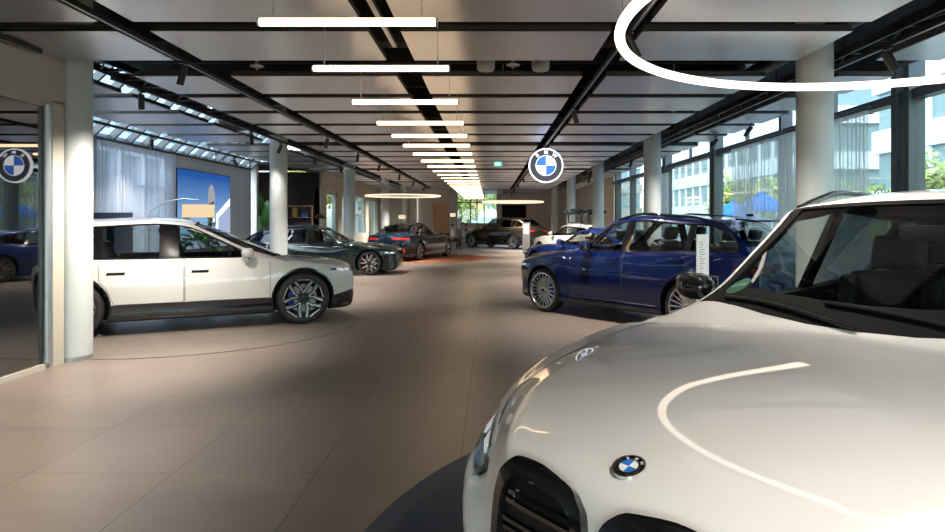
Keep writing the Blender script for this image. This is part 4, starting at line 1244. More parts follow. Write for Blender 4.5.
# ================================================================== CURTAINS AND SCREEN
def curtain(name, x, y0, y1, z0, z1, m, label, pleat=.13, amp=.035, axis='Y'):
    bm = NB(); n = int((y1 - y0) / pleat * 10); A = []
    rnd = random.Random(3)
    ph = 0
    for k in range(n + 1):
        y = y0 + (y1 - y0) * k / n
        ph += .628 * (1 + .35 * math.sin(k * .045) + .2 * math.sin(k * .13))
        row = []
        for j in range(7):
            z = z1 + (z0 - z1) * j / 6
            a = amp * (.55 + .45 * j / 6)
            row.append(bm.verts.new((x + a * math.sin(ph + .15 * j * math.sin(k * .02)), y + .012 * math.sin(ph * .5 + j), z)))
        A.append(row)
    for a, b in zip(A, A[1:]):
        for j in range(6): bm.faces.new((a[j], b[j], b[j + 1], a[j + 1]))
    o = obj(name, bm, m, None, True, 180); tag(o, label, 'curtain')
    bm = NB(); tube(bm, [(x, y0 - .05, z1 + .03), (x, y1 + .05, z1 + .03)], .018, 8)
    for k in range(5):
        yy = y0 + (y1 - y0) * (k + .5) / 5
        tube(bm, [(x, yy, z1 + .03), (x + (XR - x if x > 0 else XL - x), yy, z1 + .03)], .008, 6)
    obj('curtain_rail', bm, 'metal_black', o)
    return o
curtain('sheer_curtain', 5.25, 8.75, 13.75, .03, 3.13, 'sheer_grey', 'sheer pale pleated curtain hanging along the right glass front behind the thick column')
curtain('sheer_curtain', XL + .14, cy0 - .25, cy1 + .05, .03, 3.17, 'sheer_white', 'sheer white curtain hanging on the left wall behind the white crossover', .16, .04)
curtain('sheer_curtain', 5.38, 19.0, 21.0, .03, 3.05, 'sheer_grey', 'sheer curtain strip far back on the right, between the second and third white columns')

sy0, sy1, sz0, sz1 = 15.5, 18.62, .85, 2.87
t = thing('wall_screen', 'large wall screen showing a rounded tower against a blue sky', 'screen', (XL, (sy0 + sy1) / 2, (sz0 + sz1) / 2))
hw, hh = (sy1 - sy0) / 2, (sz1 - sz0) / 2
bm = NB(); bxx(bm, 0.002, .07, -hw - .02, hw + .02, -hh - .02, hh + .02); obj('screen_housing', bm, 'black_satin', t)
def sky_screen():
    m = bpy.data.materials.new('screen_sky_picture'); N, L = nodes(m); N.remove(N['Principled BSDF'])
    tc = N.new('ShaderNodeTexCoord'); sp = N.new('ShaderNodeSeparateXYZ'); L.new(tc.outputs['Generated'], sp.inputs[0])
    r = N.new('ShaderNodeValToRGB'); L.new(sp.outputs[2], r.inputs[0])
    r.color_ramp.elements[0].position = .25; r.color_ramp.elements[0].color = (.30, .55, .86, 1)
    r.color_ramp.elements[1].position = .95; r.color_ramp.elements[1].color = (.020, .105, .40, 1)
    e = N.new('ShaderNodeEmission'); e.inputs[1].default_value = .21; L.new(r.outputs[0], e.inputs[0]); L.new(e.outputs[0], N['Material Output'].inputs[0])
    return m
bm = NB(); bxx(bm, .07, .074, -hw, hw, -hh, hh); obj('screen_picture', bm, sky_screen(), t)
M['px_grey'] = emis('px_grey', (.30, .30, .33), 0.28); M['px_dark'] = emis('px_dark', (.08, .09, .12), 0.30); M['px_white'] = emis('px_white', (.75, .82, .92), 0.45); M['px_shade'] = emis('px_shade', (.22, .27, .38), 0.40)
def flat(poly, m, name, d):
    bm = NB(); prism(bm, poly, .002, Matrix.Translation((.0742 + d, 0, 0)) @ Matrix(((0, 0, 1, 0), (1, 0, 0, 0), (0, 1, 0, 0), (0, 0, 0, 1))))
    obj(name, bm, m, t)
flat([(-hw + .0, -hh), (-hw, -hh + .25), (-.3, -hh + .55), (.4, -hh + .3), (hw, -hh + .35), (hw, -hh)], 'px_shade', 'pictured_street', 0)
flat([(.10, -.75), (.10, .35), (.14, .55), (.22, .68), (.33, .72), (.44, .66), (.52, .50), (.55, .30), (.53, -.75)], 'px_grey', 'pictured_tower', .001)
flat([(.16, .05), (.16, .20), (.49, .26), (.49, .10)], 'px_dark', 'pictured_band', .003)
flat([(.38, -.4), (.38, .08), (.50, .10), (.50, -.4)], 'px_white', 'pictured_panel', .003)
flat([(.16, -.4), (.16, -.1), (.30, -.06), (.30, -.4)], 'px_dark', 'pictured_window', .003)
flat([(.62, -.75), (.62, -.10), (hw, .38), (hw, -.75)], 'px_white', 'pictured_roof', .001)
flat([(.75, -.75), (.75, -.20), (hw, .18), (hw, -.75)], 'px_shade', 'pictured_side', .003)

# ================================================================== RUGS AND TURNTABLES
def disc(name, x, y, r, h, m, label, cat, seg=96):
    bm = NB(); lathe(bm, [(0, .0005), (r, .0005), (r, h), (0, h)], seg, 'Z'); o = obj(name, bm, m, None, True, 40); o.location = (x, y, 0)
    return tag(o, label, cat)
disc('round_rug', 2.3, 2.5, 3.03, .012, 'rug_navy', 'navy blue round carpet under the foreground white car', 'rug')
disc('turntable', -4.6, 9.75, 2.55, .008, 'disc_floor', 'flush round turntable in the floor under the white crossover', 'turntable')
disc('round_rug', -3.0, 26.4, 3.0, .012, 'rug_orange', 'rust orange round carpet under the blue saloon', 'rug')
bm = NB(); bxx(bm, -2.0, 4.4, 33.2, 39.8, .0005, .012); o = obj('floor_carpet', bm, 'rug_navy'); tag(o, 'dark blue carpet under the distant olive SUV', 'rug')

# ================================================================== CARS
# foreground white SUV
S = dict(L=4.935, W=2.004, H=1.755, fa=.90, wb=2.975, R=.385, zb=.22, cowl=(1.38, 1.16), zh=1.00, zn=.86, lowz=.40, cowl_band=.11, bulge=.03, rf=2.26, peak=2.95, rb=4.30, tg=(4.82, 1.16),
         belt=(1.115, 1.20), ws=(1.42, 2.20), rw=(4.36, 4.78), dlo=(1.62, 4.60), bpillar=[(2.93, .12), (3.92, .10)], doors=[(1.62, 2.90), (2.93, 3.98)], sub=6, nst=66,
         zm=.76, wroof=.645, mir_m='black_gloss', mirx=2.0, z0=.012, handle_m='white_paint', glass_rear='dark_glass', wsglass='screen_glass', rimk=.80,
         plan=[(0, .43), (.03, .53), (.08, .60), (.16, .70), (.25, .79), (.35, .865), (.55, .93), (.8, .972), (1.2, 1)],
         fender=[(0, .70), (.06, .84), (.2, .915), (.5, 1.00), (.9, 1.07)], wsf=[(0, .78), (.1, .80), (.25, .83), (.5, .885), (.8, .92), (1.2, .935)])
c = Car('large white SUV in the right foreground, seen from its front corner', 'car', (.235, 1.426), -141.3, S, 'white_paint', 'car')
c.finish('twin')
c.kidneys(.010, .35, .50, .95, 'h', prot=.025)
c.head_lamps(.17, .66, .80, .90)
c.roof_rails()
c.arch_trim(.05, 'black_gloss')
c.cladding(.40, 'black_satin')
for sd in (1, -1):
    c.patch('air_intake', [(sd * .52, .36), (sd * .80, .40), (sd * .84, .66), (sd * .70, .58), (sd * .52, .52)], 'black_trim', 'front', 1, .004, .01, res=.05)
    c.patch('headlamp_edge', c.strip([(c.X(.12), .86 ), (c.X(.35), .93), (c.X(.6), .965)], .010), 'chrome', 'side', sd, .004, .004, res=.05)
c.patch('lower_intake', [(-.42, .30), (.42, .30), (.46, .47), (-.46, .47)], 'black_trim', 'front', 1, .004, .01, res=.06)
# bonnet badge
loc, nn, fi, _ = c.bvh.ray_cast(Vector((c.X(.125), 0, 3)), Vector((0, 0, -1)))
n_ = c.smooth_n(loc, fi)
zax = n_; yax = (Vector((-1, 0, 0)) - zax * Vector((-1, 0, 0)).dot(zax)).normalized(); xax = yax.cross(zax)
mx = Matrix(((xax.x, yax.x, zax.x, loc.x), (xax.y, yax.y, zax.y, loc.y), (xax.z, yax.z, zax.z, loc.z), (0, 0, 0, 1))) @ Matrix.Translation((0, 0, .004))
roundel(c.root, .041, mx, ('badge_white', 'badge_black', 'badge_blue', 'chrome'), .006)
# sticker low in the corner of the windscreen
ux, uy = c.X(1.665), -.60
pts = [(ux + .062 * math.cos(2 * PI * k / 24), uy + .05 * math.sin(2 * PI * k / 24)) for k in range(24)]
M['sticker_green'] = mat('sticker_green', (.008, .075, .04), .4); M['sticker_white'] = mat('sticker_white', (.35, .42, .38), .4)
stk = c.patch('windscreen_sticker', pts, 'sticker_green', 'top', 1, .0035, 0, res=.03)
stk['label'] = 'green oval sticker'
c.patch('sticker_band', [(ux - .012, uy - .038), (ux - .003, uy - .038), (ux - .003, uy + .038), (ux - .012, uy + .038)], 'sticker_white', 'top', 1, .0045, 0, res=.03, parent=stk)
bm = NB()
for a, b in (((1.46, .55), (1.52, -.15)), ((1.42, .0), (1.56, -.60))):
    pts = []
    for k in range(8):
        x = a[0] + (b[0] - a[0]) * k / 7; y = a[1] + (b[1] - a[1]) * k / 7
        l, n2, f2, _ = c.bvh.ray_cast(Vector((c.X(x), y, 3)), Vector((0, 0, -1)))
        pts.append(l + n2 * .012)
    tube(bm, pts, .009, 6)
obj('wiper', bm, 'black_satin', c.root, True)
bm = NB(); box(bm, (c.X(2.18), 0, 1.53), (.05, .22, .07), None, .02); obj('rear_view_mirror', bm, 'leather', c.root, True)
CX5 = c

# white electric crossover on the left
S = dict(L=4.953, W=1.967, H=1.645, fa=.87, wb=3.0, R=.395, zb=.20, cowl=(1.10, 1.03), zh=.92, zn=.72, lowz=.43, rf=2.42, peak=2.85, rb=4.35, tg=(4.86, 1.12),
         belt=(1.025, 1.06), ws=(1.10, 2.32), rw=(4.42, 4.80), dlo=(1.26, 4.70), bpillar=[(2.70, .25), (3.56, .10)], doors=[(1.36, 2.50), (2.515, 3.54)], sub=4, nst=56, zm=.70,
         flush=True, z0=.008, sill=.44, glass='car_glass', wsglass='dark_glass', rimk=.77, wroof=.66, handle_z=.86, mirx=1.66, mirz=.075, rbd=.06)
c = Car('white crossover with black sills parked sideways on the left', 'car', (-2.47, 10.84), 25.8, S, 'warm_white')
c.finish('aero', 'caliper_blue'); c.cladding(.435, 'black_gloss'); c.arch_trim(.022, 'black_gloss')
c.head_lamps(.24, .66, .775, .825); c.kidneys(.02, .30, .36, .76, 'v')
for sd in (1, -1):
    c.patch('bumper_corner', [(c.X(.0), .22), (c.X(.46), .22), (c.X(.40), .42), (c.X(.0), .50)], 'black_gloss', 'side', sd, .004, .008, res=.05)
c.tail_lamps(.45, .90, .95, 1.0)

# navy SUV on the right
S = dict(L=4.72, W=1.895, H=1.70, fa=.85, wb=2.864, R=.378, zb=.21, lowz=.27, cowl=(1.42, 1.12), zh=.95, zn=.75, rf=2.20, peak=2.75, rb=4.05, tg=(4.58, 1.15),
         belt=(1.085, 1.16), ws=(1.40, 2.12), rw=(4.12, 4.53), dlo=(1.62, 4.36), bpillar=[(2.58, .13), (3.66, .10)], doors=[(1.52, 2.58), (2.60, 3.70)], sub=4, nst=52, zm=.72,
         glass='car_glass', trim='black_gloss', rimk=.82, wroof=.66)
c = Car('navy blue SUV with many-spoke wheels parked on the right', 'car', (1.06, 12.215), 130.0, S, 'navy_paint')
c.finish('multi', 'caliper_blue'); c.roof_rails(); c.head_lamps(.22, .66, .74, .83); c.kidneys(.03, .33, .52, .80, 'v'); c.tail_lamps(.40, .90, .90, .97, m='dark_red')
c.cladding(.30, 'black_satin')
for sd in (1, -1):
    c.patch('sill_trim', c.strip([(c.X(1.5), .345), (c.X(3.2), .345)], .014), 'chrome', 'side', sd, .012, .008, res=.1)
bm = NB(); box(bm, (c.X(4.15), 0, 1.67), (.10, .03, .045), None, .012); obj('roof_antenna', bm, 'navy_paint', c.root, True)
bm = NB(); box(bm, (c.X(4.40), 0, 1.60), (.32, 1.16, .03), Matrix.Rotation(rad(-6), 3, 'Y'), .012); obj('rear_spoiler', bm, 'navy_paint', c.root, True)

# dark green estate car
S = dict(L=4.80, W=1.90, H=1.436, fa=.80, wb=2.857, R=.345, zb=.13, cowl=(1.46, .955), zh=.80, zn=.62, rf=2.26, peak=2.75, rb=4.05, tg=(4.66, .99), zl=.28, zm=.60,
         belt=(.895, .97), ws=(1.46, 2.18), rw=(4.12, 4.60), dlo=(1.66, 4.45), bpillar=[(2.62, .10), (3.55, .09)], doors=[(1.56, 2.62), (2.64, 3.58)], sub=3, nst=44, dash=.86, seat_h=.46,
         glass='car_glass', glass_rear='dark_glass', sill=.27, mir_m='black_gloss', rimk=.80)
c = Car('dark green sports estate car behind the white crossover bonnet', 'car', (-2.70, 19.13), 0, S, 'green_paint')
c.finish('twin', 'caliper_red'); c.head_lamps(.22, .66, .60, .675); c.kidneys(.02, .30, .32, .68, 'h'); c.tail_lamps(.40, .90, .80, .88); c.roof_rails(); c.cladding(.20, 'black_gloss')
# blue saloon seen from behind
S = dict(L=5.06, W=1.90, H=1.505, fa=.86, wb=2.995, R=.362, zb=.14, cowl=(1.50, 1.0), zh=.84, zn=.64, rf=2.36, peak=2.85, rb=3.75, tg=(4.50, 1.09), zd=1.05, zl=.28, zm=.64,
         belt=(.95, 1.02), ws=(1.50, 2.28), rw=(3.82, 4.44), dlo=(1.70, 4.22), bpillar=[(2.72, .10), (3.72, .09)], doors=[(1.60, 2.72), (2.74, 3.72)], sub=3, nst=44, dash=.9, seat_h=.48,
         glass='dark_glass', sill=.28, mir_m='black_gloss', rimk=.82, z0=.012)
c = Car('dark blue saloon seen from behind with red tail lamps on the orange carpet', 'car', (-2.43, 28.75), 72, S, 'teal_paint')
c.finish('twin', 'disc'); c.tail_lamps(.28, .92, .83, .905); c.head_lamps(.22, .66, .62, .70); c.cladding(.21, 'black_gloss'); c.kidneys(.02, .32, .36, .7, 'v')
c.patch('bumper_insert', [(-.72, .22), (.72, .22), (.76, .42), (.5, .47), (-.5, .47), (-.76, .42)], 'black_gloss', 'rear', 1, .004, .01, res=.06)
for sd in (1, -1):
    c.patch('reflector', [(sd * .74, .36), (sd * .79, .36), (sd * .80, .52), (sd * .75, .52)], 'red_lamp', 'rear', 1, .008, .008, res=.05)
# olive SUV at the far end
S = dict(L=5.11, W=2.0, H=1.755, fa=.92, wb=3.105, R=.405, zb=.22, cowl=(1.48, 1.13), zh=.97, zn=.76, rf=2.32, peak=2.95, rb=4.25, tg=(4.96, 1.18),
         belt=(1.10, 1.18), ws=(1.48, 2.24), rw=(4.34, 4.90), dlo=(1.70, 4.55), bpillar=[(2.76, .12), (3.82, .10)], doors=[(1.62, 2.74), (2.78, 3.86)], sub=3, nst=40, zm=.75,
         glass='dark_glass', rimk=.82, trim='gold', z0=.012)
c = Car('olive brown SUV at the far end of the hall with bronze window surround', 'car', (-1.18, 37.6), 139, S, 'olive_paint')
c.finish('twin', 'disc'); c.tail_lamps(.42, .93, .95, 1.03); c.head_lamps(.22, .66, .80, .86); c.cladding(.42, 'black_gloss'); c.arch_trim(.05, 'black_gloss'); c.kidneys(.03, .40, .50, .86, 'v')
# blue coupe hidden behind the navy SUV bonnet
S = dict(L=4.55, W=1.84, H=1.40, fa=.84, wb=2.74, R=.335, zb=.14, cowl=(1.55, .96), zh=.80, zn=.62, rf=2.35, peak=2.75, rb=3.30, tg=(4.05, 1.02), zd=.98, zl=.28, zm=.60,
         belt=(.90, .96), ws=(1.55, 2.27), rw=(3.38, 4.0), dlo=(1.74, 3.75), bpillar=[(2.98, .09)], doors=[(1.62, 3.05)], sub=3, nst=40, dash=.87, seat_h=.46, seat1=2.95, seat2=3.5,
         glass='car_glass', sill=.28, rimk=.80)
c = Car('bright blue coupe partly hidden behind the navy SUV bonnet', 'car', (1.55, 19.5), 125, S, 'blue_paint')
c.finish('twin', 'disc'); c.head_lamps(.22, .62, .60, .69); c.tail_lamps(.4, .86, .78, .87, m='dark_red')
# white hatchback carrying skis
S = dict(L=4.36, W=1.80, H=1.46, fa=.88, wb=2.67, R=.325, zb=.15, cowl=(1.40, 1.0), zh=.86, zn=.66, rf=2.15, peak=2.6, rb=3.7, tg=(4.22, 1.05), zl=.30, zm=.64,
         belt=(.95, 1.04), ws=(1.40, 2.07), rw=(3.76, 4.16), dlo=(1.60, 4.0), bpillar=[(2.50, .10), (3.40, .09)], doors=[(1.50, 2.50), (2.52, 3.42)], sub=3, nst=40, dash=.9, seat_h=.48,
         glass='car_glass', sill=.30, rimk=.80)
c = Car('white hatchback with a ski carrier on its roof, behind the bright blue coupe', 'car', (2.45, 27.8), 118, S, 'warm_white')
c.finish('twin', 'disc'); c.head_lamps(.22, .62, .66, .76); c.tail_lamps(.4, .84, .86, .98, m='dark_red'); c.cladding(.28)
HB = c
# ski carrier on the roof (a thing of its own)
hc = HB.root
t = thing('ski_carrier', 'black carrier with skis mounted on the roof of the white hatchback', 'ski carrier', tuple(hc.location), hc.rotation_euler[2])
Xc = HB.X
zt_ = 1.46
for x in (2.45, 3.35):
    w_ = HB.w * HB.wr_(x) * .96; zr_ = HB.zr(x)
    bm = NB(); tube(bm, [(Xc(x), -w_, zr_ + .005), (Xc(x), -w_, zr_ + .11), (Xc(x), w_, zr_ + .11), (Xc(x), w_, zr_ + .005)], .022, 8); obj('crossbar', bm, 'black_satin', t, True)
    bm = NB(); box(bm, (Xc(x), 0, zr_ + .50), (.08, 1.15, .06), None, .015); obj('clamp_bar', bm, 'black_satin', t, True)
    for sy in (-.5, .5):
        bm = NB(); bxx(bm, Xc(x) - .03, Xc(x) + .03, sy - .03, sy + .03, zr_ + .10, zr_ + .51); obj('clamp_foot', bm, 'black_satin', t)
for k in range(4):
    y = -.42 + .28 * k; pts = [(Xc(1.75), y, 1.99), (Xc(1.9), y, 1.89), (Xc(2.2), y, 1.82), (Xc(2.9), y, 1.84), (Xc(3.5), y, 1.82), (Xc(3.65), y, 1.92)]
    bm = NB(); L_ = []
    for i, p in enumerate(pts):
        wd = .05 if i in (0, 5) else .062
        L_.append([bm.verts.new((p[0], p[1] - wd, p[2])), bm.verts.new((p[0], p[1] + wd, p[2])), bm.verts.new((p[0], p[1] + wd, p[2] + .05)), bm.verts.new((p[0], p[1] - wd, p[2] + .05))])
    for a, b in zip(L_, L_[1:]):
        for j in range(4): bm.faces.new((a[j], a[(j + 1) % 4], b[(j + 1) % 4], b[j]))
    bm.faces.new(L_[0][::-1]); bm.faces.new(L_[-1])
    bmesh.ops.recalc_face_normals(bm, faces=bm.faces)
    s_ = obj('ski', bm, 'black_satin' if k % 2 else 'black_gloss', t)
    bm = NB(); box(bm, (Xc(2.75 + .15 * (k % 2)), y, 1.955), (.62, .13, .20), None, .05); obj('ski_binding', bm, 'black_gloss', s_, True)

# ================================================================== SIGN STANDS
def stand(px0, px1, Y, ztop, rz, label, lines=True, green=False, m='sign_white'):
    w = (px1 - px0) / FPX * Y; x = P((px0 + px1) / 2, 0, Y).x
    t = thing('information_stand', label, 'sign stand', (x, Y, .02 if Y < 12 else 0), rz)
    bm = NB(); bxx(bm, -w / 2, w / 2, -.02, .02, .012, ztop, .004); obj('panel', bm, m, t)
    bm = NB(); bxx(bm, -w * .7, w * .7, -.16, .16, 0, .012); obj('base_plate', bm, 'alu', t)
    if lines:
        bm = NB(); bxx(bm, -w * .34, w * .30, -.0215, -.020, ztop - .55, ztop - .08); obj('printed_text', bm, 'print', t)
    if green:
        bm = NB(); bxx(bm, -w * .36, w * .36, -.022, -.020, ztop - .80, ztop - .62); obj('energy_label', bm, 'sign_green', t)
    return t
stand(696.5, 708.5, 7.9, P(0, 236, 7.9).z, .12, 'slim white information stand in front of the navy SUV rear door', True, True)
stand(522.5, 530, 30.0, P(0, 222.5, 30).z, 0, 'grey information stand in front of the olive SUV rear wheel', m='sign_grey')
stand(456, 461.5, 35.6, P(0, 219, 35.6).z, 0, 'slim grey information stand left of the olive SUV front wheel', m='sign_grey')

# ================================================================== PLANTS AND LOUNGE
def leaf(bm, base, direc, up, ln, wd, bend, n=5):
    d = direc.normalized(); side = d.cross(up).normalized()
    prev = None
    for i in range(n + 1):
        t = i / n
        wv = wd * math.sin(PI * min(1, .08 + t * .92)) ** .8 if i < n else .002
        c = base + d * ln * t + up * (-bend * ln * t * t)
        cur = (bm.verts.new(c - side * wv + up * wv * .25), bm.verts.new(c), bm.verts.new(c + side * wv + up * wv * .25))
        if prev:
            bm.faces.new((prev[0], prev[1], cur[1], cur[0])); bm.faces.new((prev[1], prev[2], cur[2], cur[1]))
        prev = cur
def bush(x, y, h, r, nl, label, seed, leafsize=.16, potr=.24, m='leaf'):
    rd = random.Random(seed)
    t = thing('potted_plant', label, 'plant', (x, y, 0))
    bm = NB(); lathe(bm, [(0, 0), (potr * .8, 0), (potr, .42), (potr * .92, .42), (potr * .88, .38), (0, .38)], 28, 'Z'); obj('pot', bm, 'pot', t, True, 40)
    bs = NB(); bl = NB()
    for k in range(9):
        a = rd.uniform(0, 2 * PI); rr = r * rd.uniform(.2, .9); hh = h * rd.uniform(.7, 1)
        tip = Vector((rr * math.cos(a), rr * math.sin(a), hh))
        pts = [Vector((0, 0, .36)), Vector((tip.x * .25, tip.y * .25, .36 + (hh - .36) * .45)), tip]
        tube(bs, pts, [.014, .010, .005], 5)
        for j in range(nl):
            q = rd.uniform(.35, 1.0); b = pts[1].lerp(tip, q) if rd.random() < .8 else pts[0].lerp(pts[1], q)
            d = Vector((rd.gauss(0, 1), rd.gauss(0, 1), rd.uniform(-.2, .7)))
            leaf(bl, b, d, Vector((0, 0, 1)) if abs(d.normalized().z) < .9 else Vector((1, 0, 0)), leafsize * rd.uniform(.7, 1.3), leafsize * .34, .4)
    obj('stem', bs, 'stem', t); obj('foliage', bl, m, t, True)
    return t
bush(-6.1, 13.6, 1.72, .62, 26, 'leafy green potted plant seen through the front window of the white crossover', 5)
bush(-7.2, 14.6, 1.30, .45, 18, 'low leafy potted plant behind the white crossover, beside the arc lamp', 9)
# banana plant
bx_ = P(262, 0, 21.6)
t = thing('banana_plant', 'tall broad-leaved plant beside the column behind the white crossover bonnet', 'plant', (bx_.x, 21.6, 0))
bm = NB(); lathe(bm, [(0, 0), (.24, 0), (.30, .5), (.27, .5), (.26, .45), (0, .45)], 28, 'Z'); obj('pot', bm, 'pot', t, True, 40)
bs, bl = NB(), NB(); rd = random.Random(2)
for k, (a, hh, out, ln) in enumerate(((2.9, 1.75, .30, .75), (.4, 1.95, .12, .70), (1.5, 1.7, .2, .7), (4.2, 1.65, .22, .8), (5.4, 1.5, .2, .7), (3.5, 1.85, .30, .75), (2.2, 1.4, .35, .6), (4.8, 1.9, .10, .75))):
    b = Vector((out * math.cos(a), out * math.sin(a), hh * .92)); tube(bs, [(0, 0, .4), (b.x * .3, b.y * .3, hh * .5), b], [.03, .02, .01], 6)
    d = Vector((math.cos(a) * .7, math.sin(a) * .7, .85))
    leaf(bl, b, d, Vector((-math.sin(a) * .0 + math.cos(a) * -.75, math.sin(a) * -.75, .66)).normalized() * -1, ln, .19, .45, 8)
obj('stem', bs, 'leaf_pale', t, True); obj('foliage', bl, 'leaf_pale', t, True)

# arc lamp with the rectangular shade
Y = 13.2; p0 = P(149, 215, Y); ps = P(198.5, 211, Y)
t = thing('arc_floor_lamp', 'arc floor lamp with a rectangular amber shade in front of the blue screen', 'floor lamp', (p0.x, Y, 0))
bm = NB(); lathe(bm, [(0, 0), (.20, 0), (.20, .025), (0, .03)], 32, 'Z'); obj('base', bm, 'metal_black', t, True, 40)
dx = ps.x - p0.x
bm = NB(); tube(bm, [(0, 0, .02), (0, 0, p0.z - .05), (.03, 0, p0.z + .08), (dx * .35, 0, ps.z + .20), (dx * .7, 0, ps.z + .26), (dx, 0, ps.z + .235), (dx, 0, ps.z + .14)], .011, 8); obj('arm', bm, 'alu', t, True)
bm = NB(); box(bm, (dx, 0, ps.z), (.55, .30, .27), None, .01); obj('lamp_shade', bm, 'shade', t)
# flat dark display on a stand behind the crossover
Y = 11.85; a, b = P(92, 213, Y), P(132, 213, Y)
t = thing('display_panel', 'low dark grey-blue display panel behind the roof of the white crossover', 'display', ((a.x + b.x) / 2, Y, 0))
w_ = (b.x - a.x)
bm = NB(); bxx(bm, -w_ / 2, w_ / 2, -.03, .03, .75, P(0, 212.5, Y).z, .006); obj('panel', bm, mat('display_blue', (.06, .075, .12), .35), t)
bm = NB(); bxx(bm, -.04, .04, -.02, .02, .03, .80); bxx(bm, -.3, .3, -.2, .2, 0, .03); obj('stand', bm, 'metal_black', t)

# lounge niche on the plum wall
Yw = 23.2
def wbox(px0, px1, py0, py1, d0, d1, bm=None):
    a, b = P(px0, py1, Yw), P(px1, py0, Yw)
    return bxx(bm or NB(), a.x, b.x, Yw - d1, Yw - d0, a.z, b.z)
t = thing('wall_niche', 'brass framed display niche on the dark plum wall behind the estate car', 'shelf', (P(300, 0, Yw).x, Yw, 0))
def part(name, bm, m, **k):
    bmesh.ops.translate(bm, verts=bm.verts, vec=-Vector(t.location)); return obj(name, bm, m, t, **k)
bm = NB(); wbox(256, 315, 205.8, 206.6, .0, .30, bm); wbox(313.8, 315, 206.6, 240, .0, .30, bm); wbox(256, 315, 217.3, 217.9, .0, .28, bm); wbox(287, 287.8, 206.6, 240, 0, .28, bm); part('frame', bm, 'gold')
bm = NB(); wbox(256, 314, 206.6, 240, .0, .02, bm); part('back_panel', bm, mat('niche_back', (.085, .055, .10), .7))
a = P(295, 217.3, Yw - .16)
bm = NB(); lathe(bm, [(0, 0), (.075, 0), (.10, .10), (.09, .26), (.12, .33), (.10, .36), (0, .36)], 20, 'Z'); o = obj('vase', bm, 'yellow', None, True, 60); o.location = (a.x, Yw - .16, P(0, 217.3, Yw).z); tag(o, 'ochre yellow vase on the niche shelf', 'vase')
a = P(305, 217.3, Yw - .16)
bm = NB(); box(bm, (0, 0, .06), (.22, .16, .12), None, .01); o = obj('model_box', bm, 'badge_blue'); o.location = (a.x, Yw - .16, P(0, 217.3, Yw).z); tag(o, 'small blue box on the niche shelf beside the yellow vase', 'box')
for k, px in enumerate((258, 262.5, 267)):
    a = P(px, 217.3, Yw - .16)
    bm = NB()
    bxx(bm, -.05, .05, -.08, .08, 0, .20 + .05 * k); o = obj('book', bm, ('rust', 'oak', 'shirt_dark')[k]); o.location = (a.x, Yw - .14, P(0, 217.3, Yw).z)
    tag(o, ('rust coloured book on the niche shelf, farthest left of three', 'oak brown book in the middle of three on the niche shelf', 'dark book on the niche shelf, nearest the column')[k], 'book', 'books on the niche shelf')
# black cone lamp in front
Y = 21.8; a = P(319, 214, Y)
t = thing('cone_floor_lamp', 'floor lamp with a wide black cone shade in front of the niche', 'floor lamp', (a.x, Y, 0))
bm = NB(); lathe(bm, [(.02, .17), (.05, .17), (.27, .0), (.255, .0), (.045, .15), (.02, .15)], 32, 'Z', (0, 0, a.z - .16), closed=True); obj('lamp_shade', bm, 'black_satin', t, True, 40)
bm = NB(); tube(bm, [(0, 0, .02), (0, 0, a.z)], .012, 8); lathe(bm, [(0, 0), (.16, 0), (.16, .02), (0, .025)], 24, 'Z'); obj('stem', bm, 'metal_black', t, True, 40)
bm = NB(); lathe(bm, [(0, -.05), (.04, -.03), (.05, .01), (.03, .05), (0, .06)], 16, 'Z', (0, 0, a.z - .05)); obj('bulb', bm, 'shade', t, True)
# light table lamps deep in the hall
for px, py, Y, lb in ((402, 217, 34.5, 'amber drum lamp in front of the grey panelled wall, above the blue saloon'), (452.5, 215, 38.5, 'amber drum lamp beside the wooden shelf deep in the hall')):
    a = P(px, py, Y)
    t = thing('drum_floor_lamp', lb, 'floor lamp', (a.x, Y, 0))
    bm = NB(); lathe(bm, [(.19, -.11), (.19, .11), (.185, .11), (.185, -.11)], 28, 'Z', (0, 0, a.z), closed=True); lathe(bm, [(0, .10), (.187, .10), (.187, .105), (0, .105)], 28, 'Z', (0, 0, a.z)); obj('lamp_shade', bm, 'shade', t, True, 40)
    bm = NB(); tube(bm, [(0, 0, .02), (0, 0, a.z + .1)], .012, 8); lathe(bm, [(0, 0), (.16, 0), (.16, .02), (0, .025)], 24, 'Z'); obj('stem', bm, 'metal_black', t, True, 40)
# wooden shelf
Ys = 35.8; a, b = P(433, 203, Ys), P(447, 230, Ys)
t = thing('wooden_shelf', 'tall wooden shelf rack standing before the grey panelled wall', 'shelf', ((a.x + b.x) / 2, Ys, 0))
w_ = b.x - a.x
bm = NB(); bxx(bm, -w_ / 2, w_ / 2, .13, .15, 0, a.z); obj('back_panel', bm, mat('shelf_back', (.50, .31, .16), .6), t)
for s_ in (-1, 1):
    bm = NB(); bxx(bm, s_ * w_ / 2 - .02, s_ * w_ / 2 + .02, -.15, .15, 0, a.z); obj('side_panel', bm, 'oak', t)
for k in range(7):
    bm = NB(); z = .15 + (a.z - .18) * k / 6; bxx(bm, -w_ / 2, w_ / 2, -.15, .15, z, z + .03); obj('shelf_board', bm, 'oak', t)
# white upright light strip on the panelled wall
bm = NB(); a = P(417.5, 198, 35.9); bxx(bm, a.x - .04, a.x + .04, 35.90, 35.97, 0, a.z); o = obj('wall_light_strip', bm, emis('strip', (1, .93, .82), .12)); tag(o, 'thin pale upright strip light on the grey panelled wall', 'wall light')
# dark screen on the far wall
a, b = P(502, 218, YF - .1), P(526, 205, YF - .1)
t = thing('far_wall_screen', 'wide dark screen on the far wall above the olive SUV', 'screen', ((a.x + b.x) / 2, YF, (a.z + b.z) / 2))
bm = NB(); box(bm, (0, -.04, 0), (b.x - a.x, .08, b.z - a.z), None, .01); obj('screen_panel', bm, 'cowl', t)

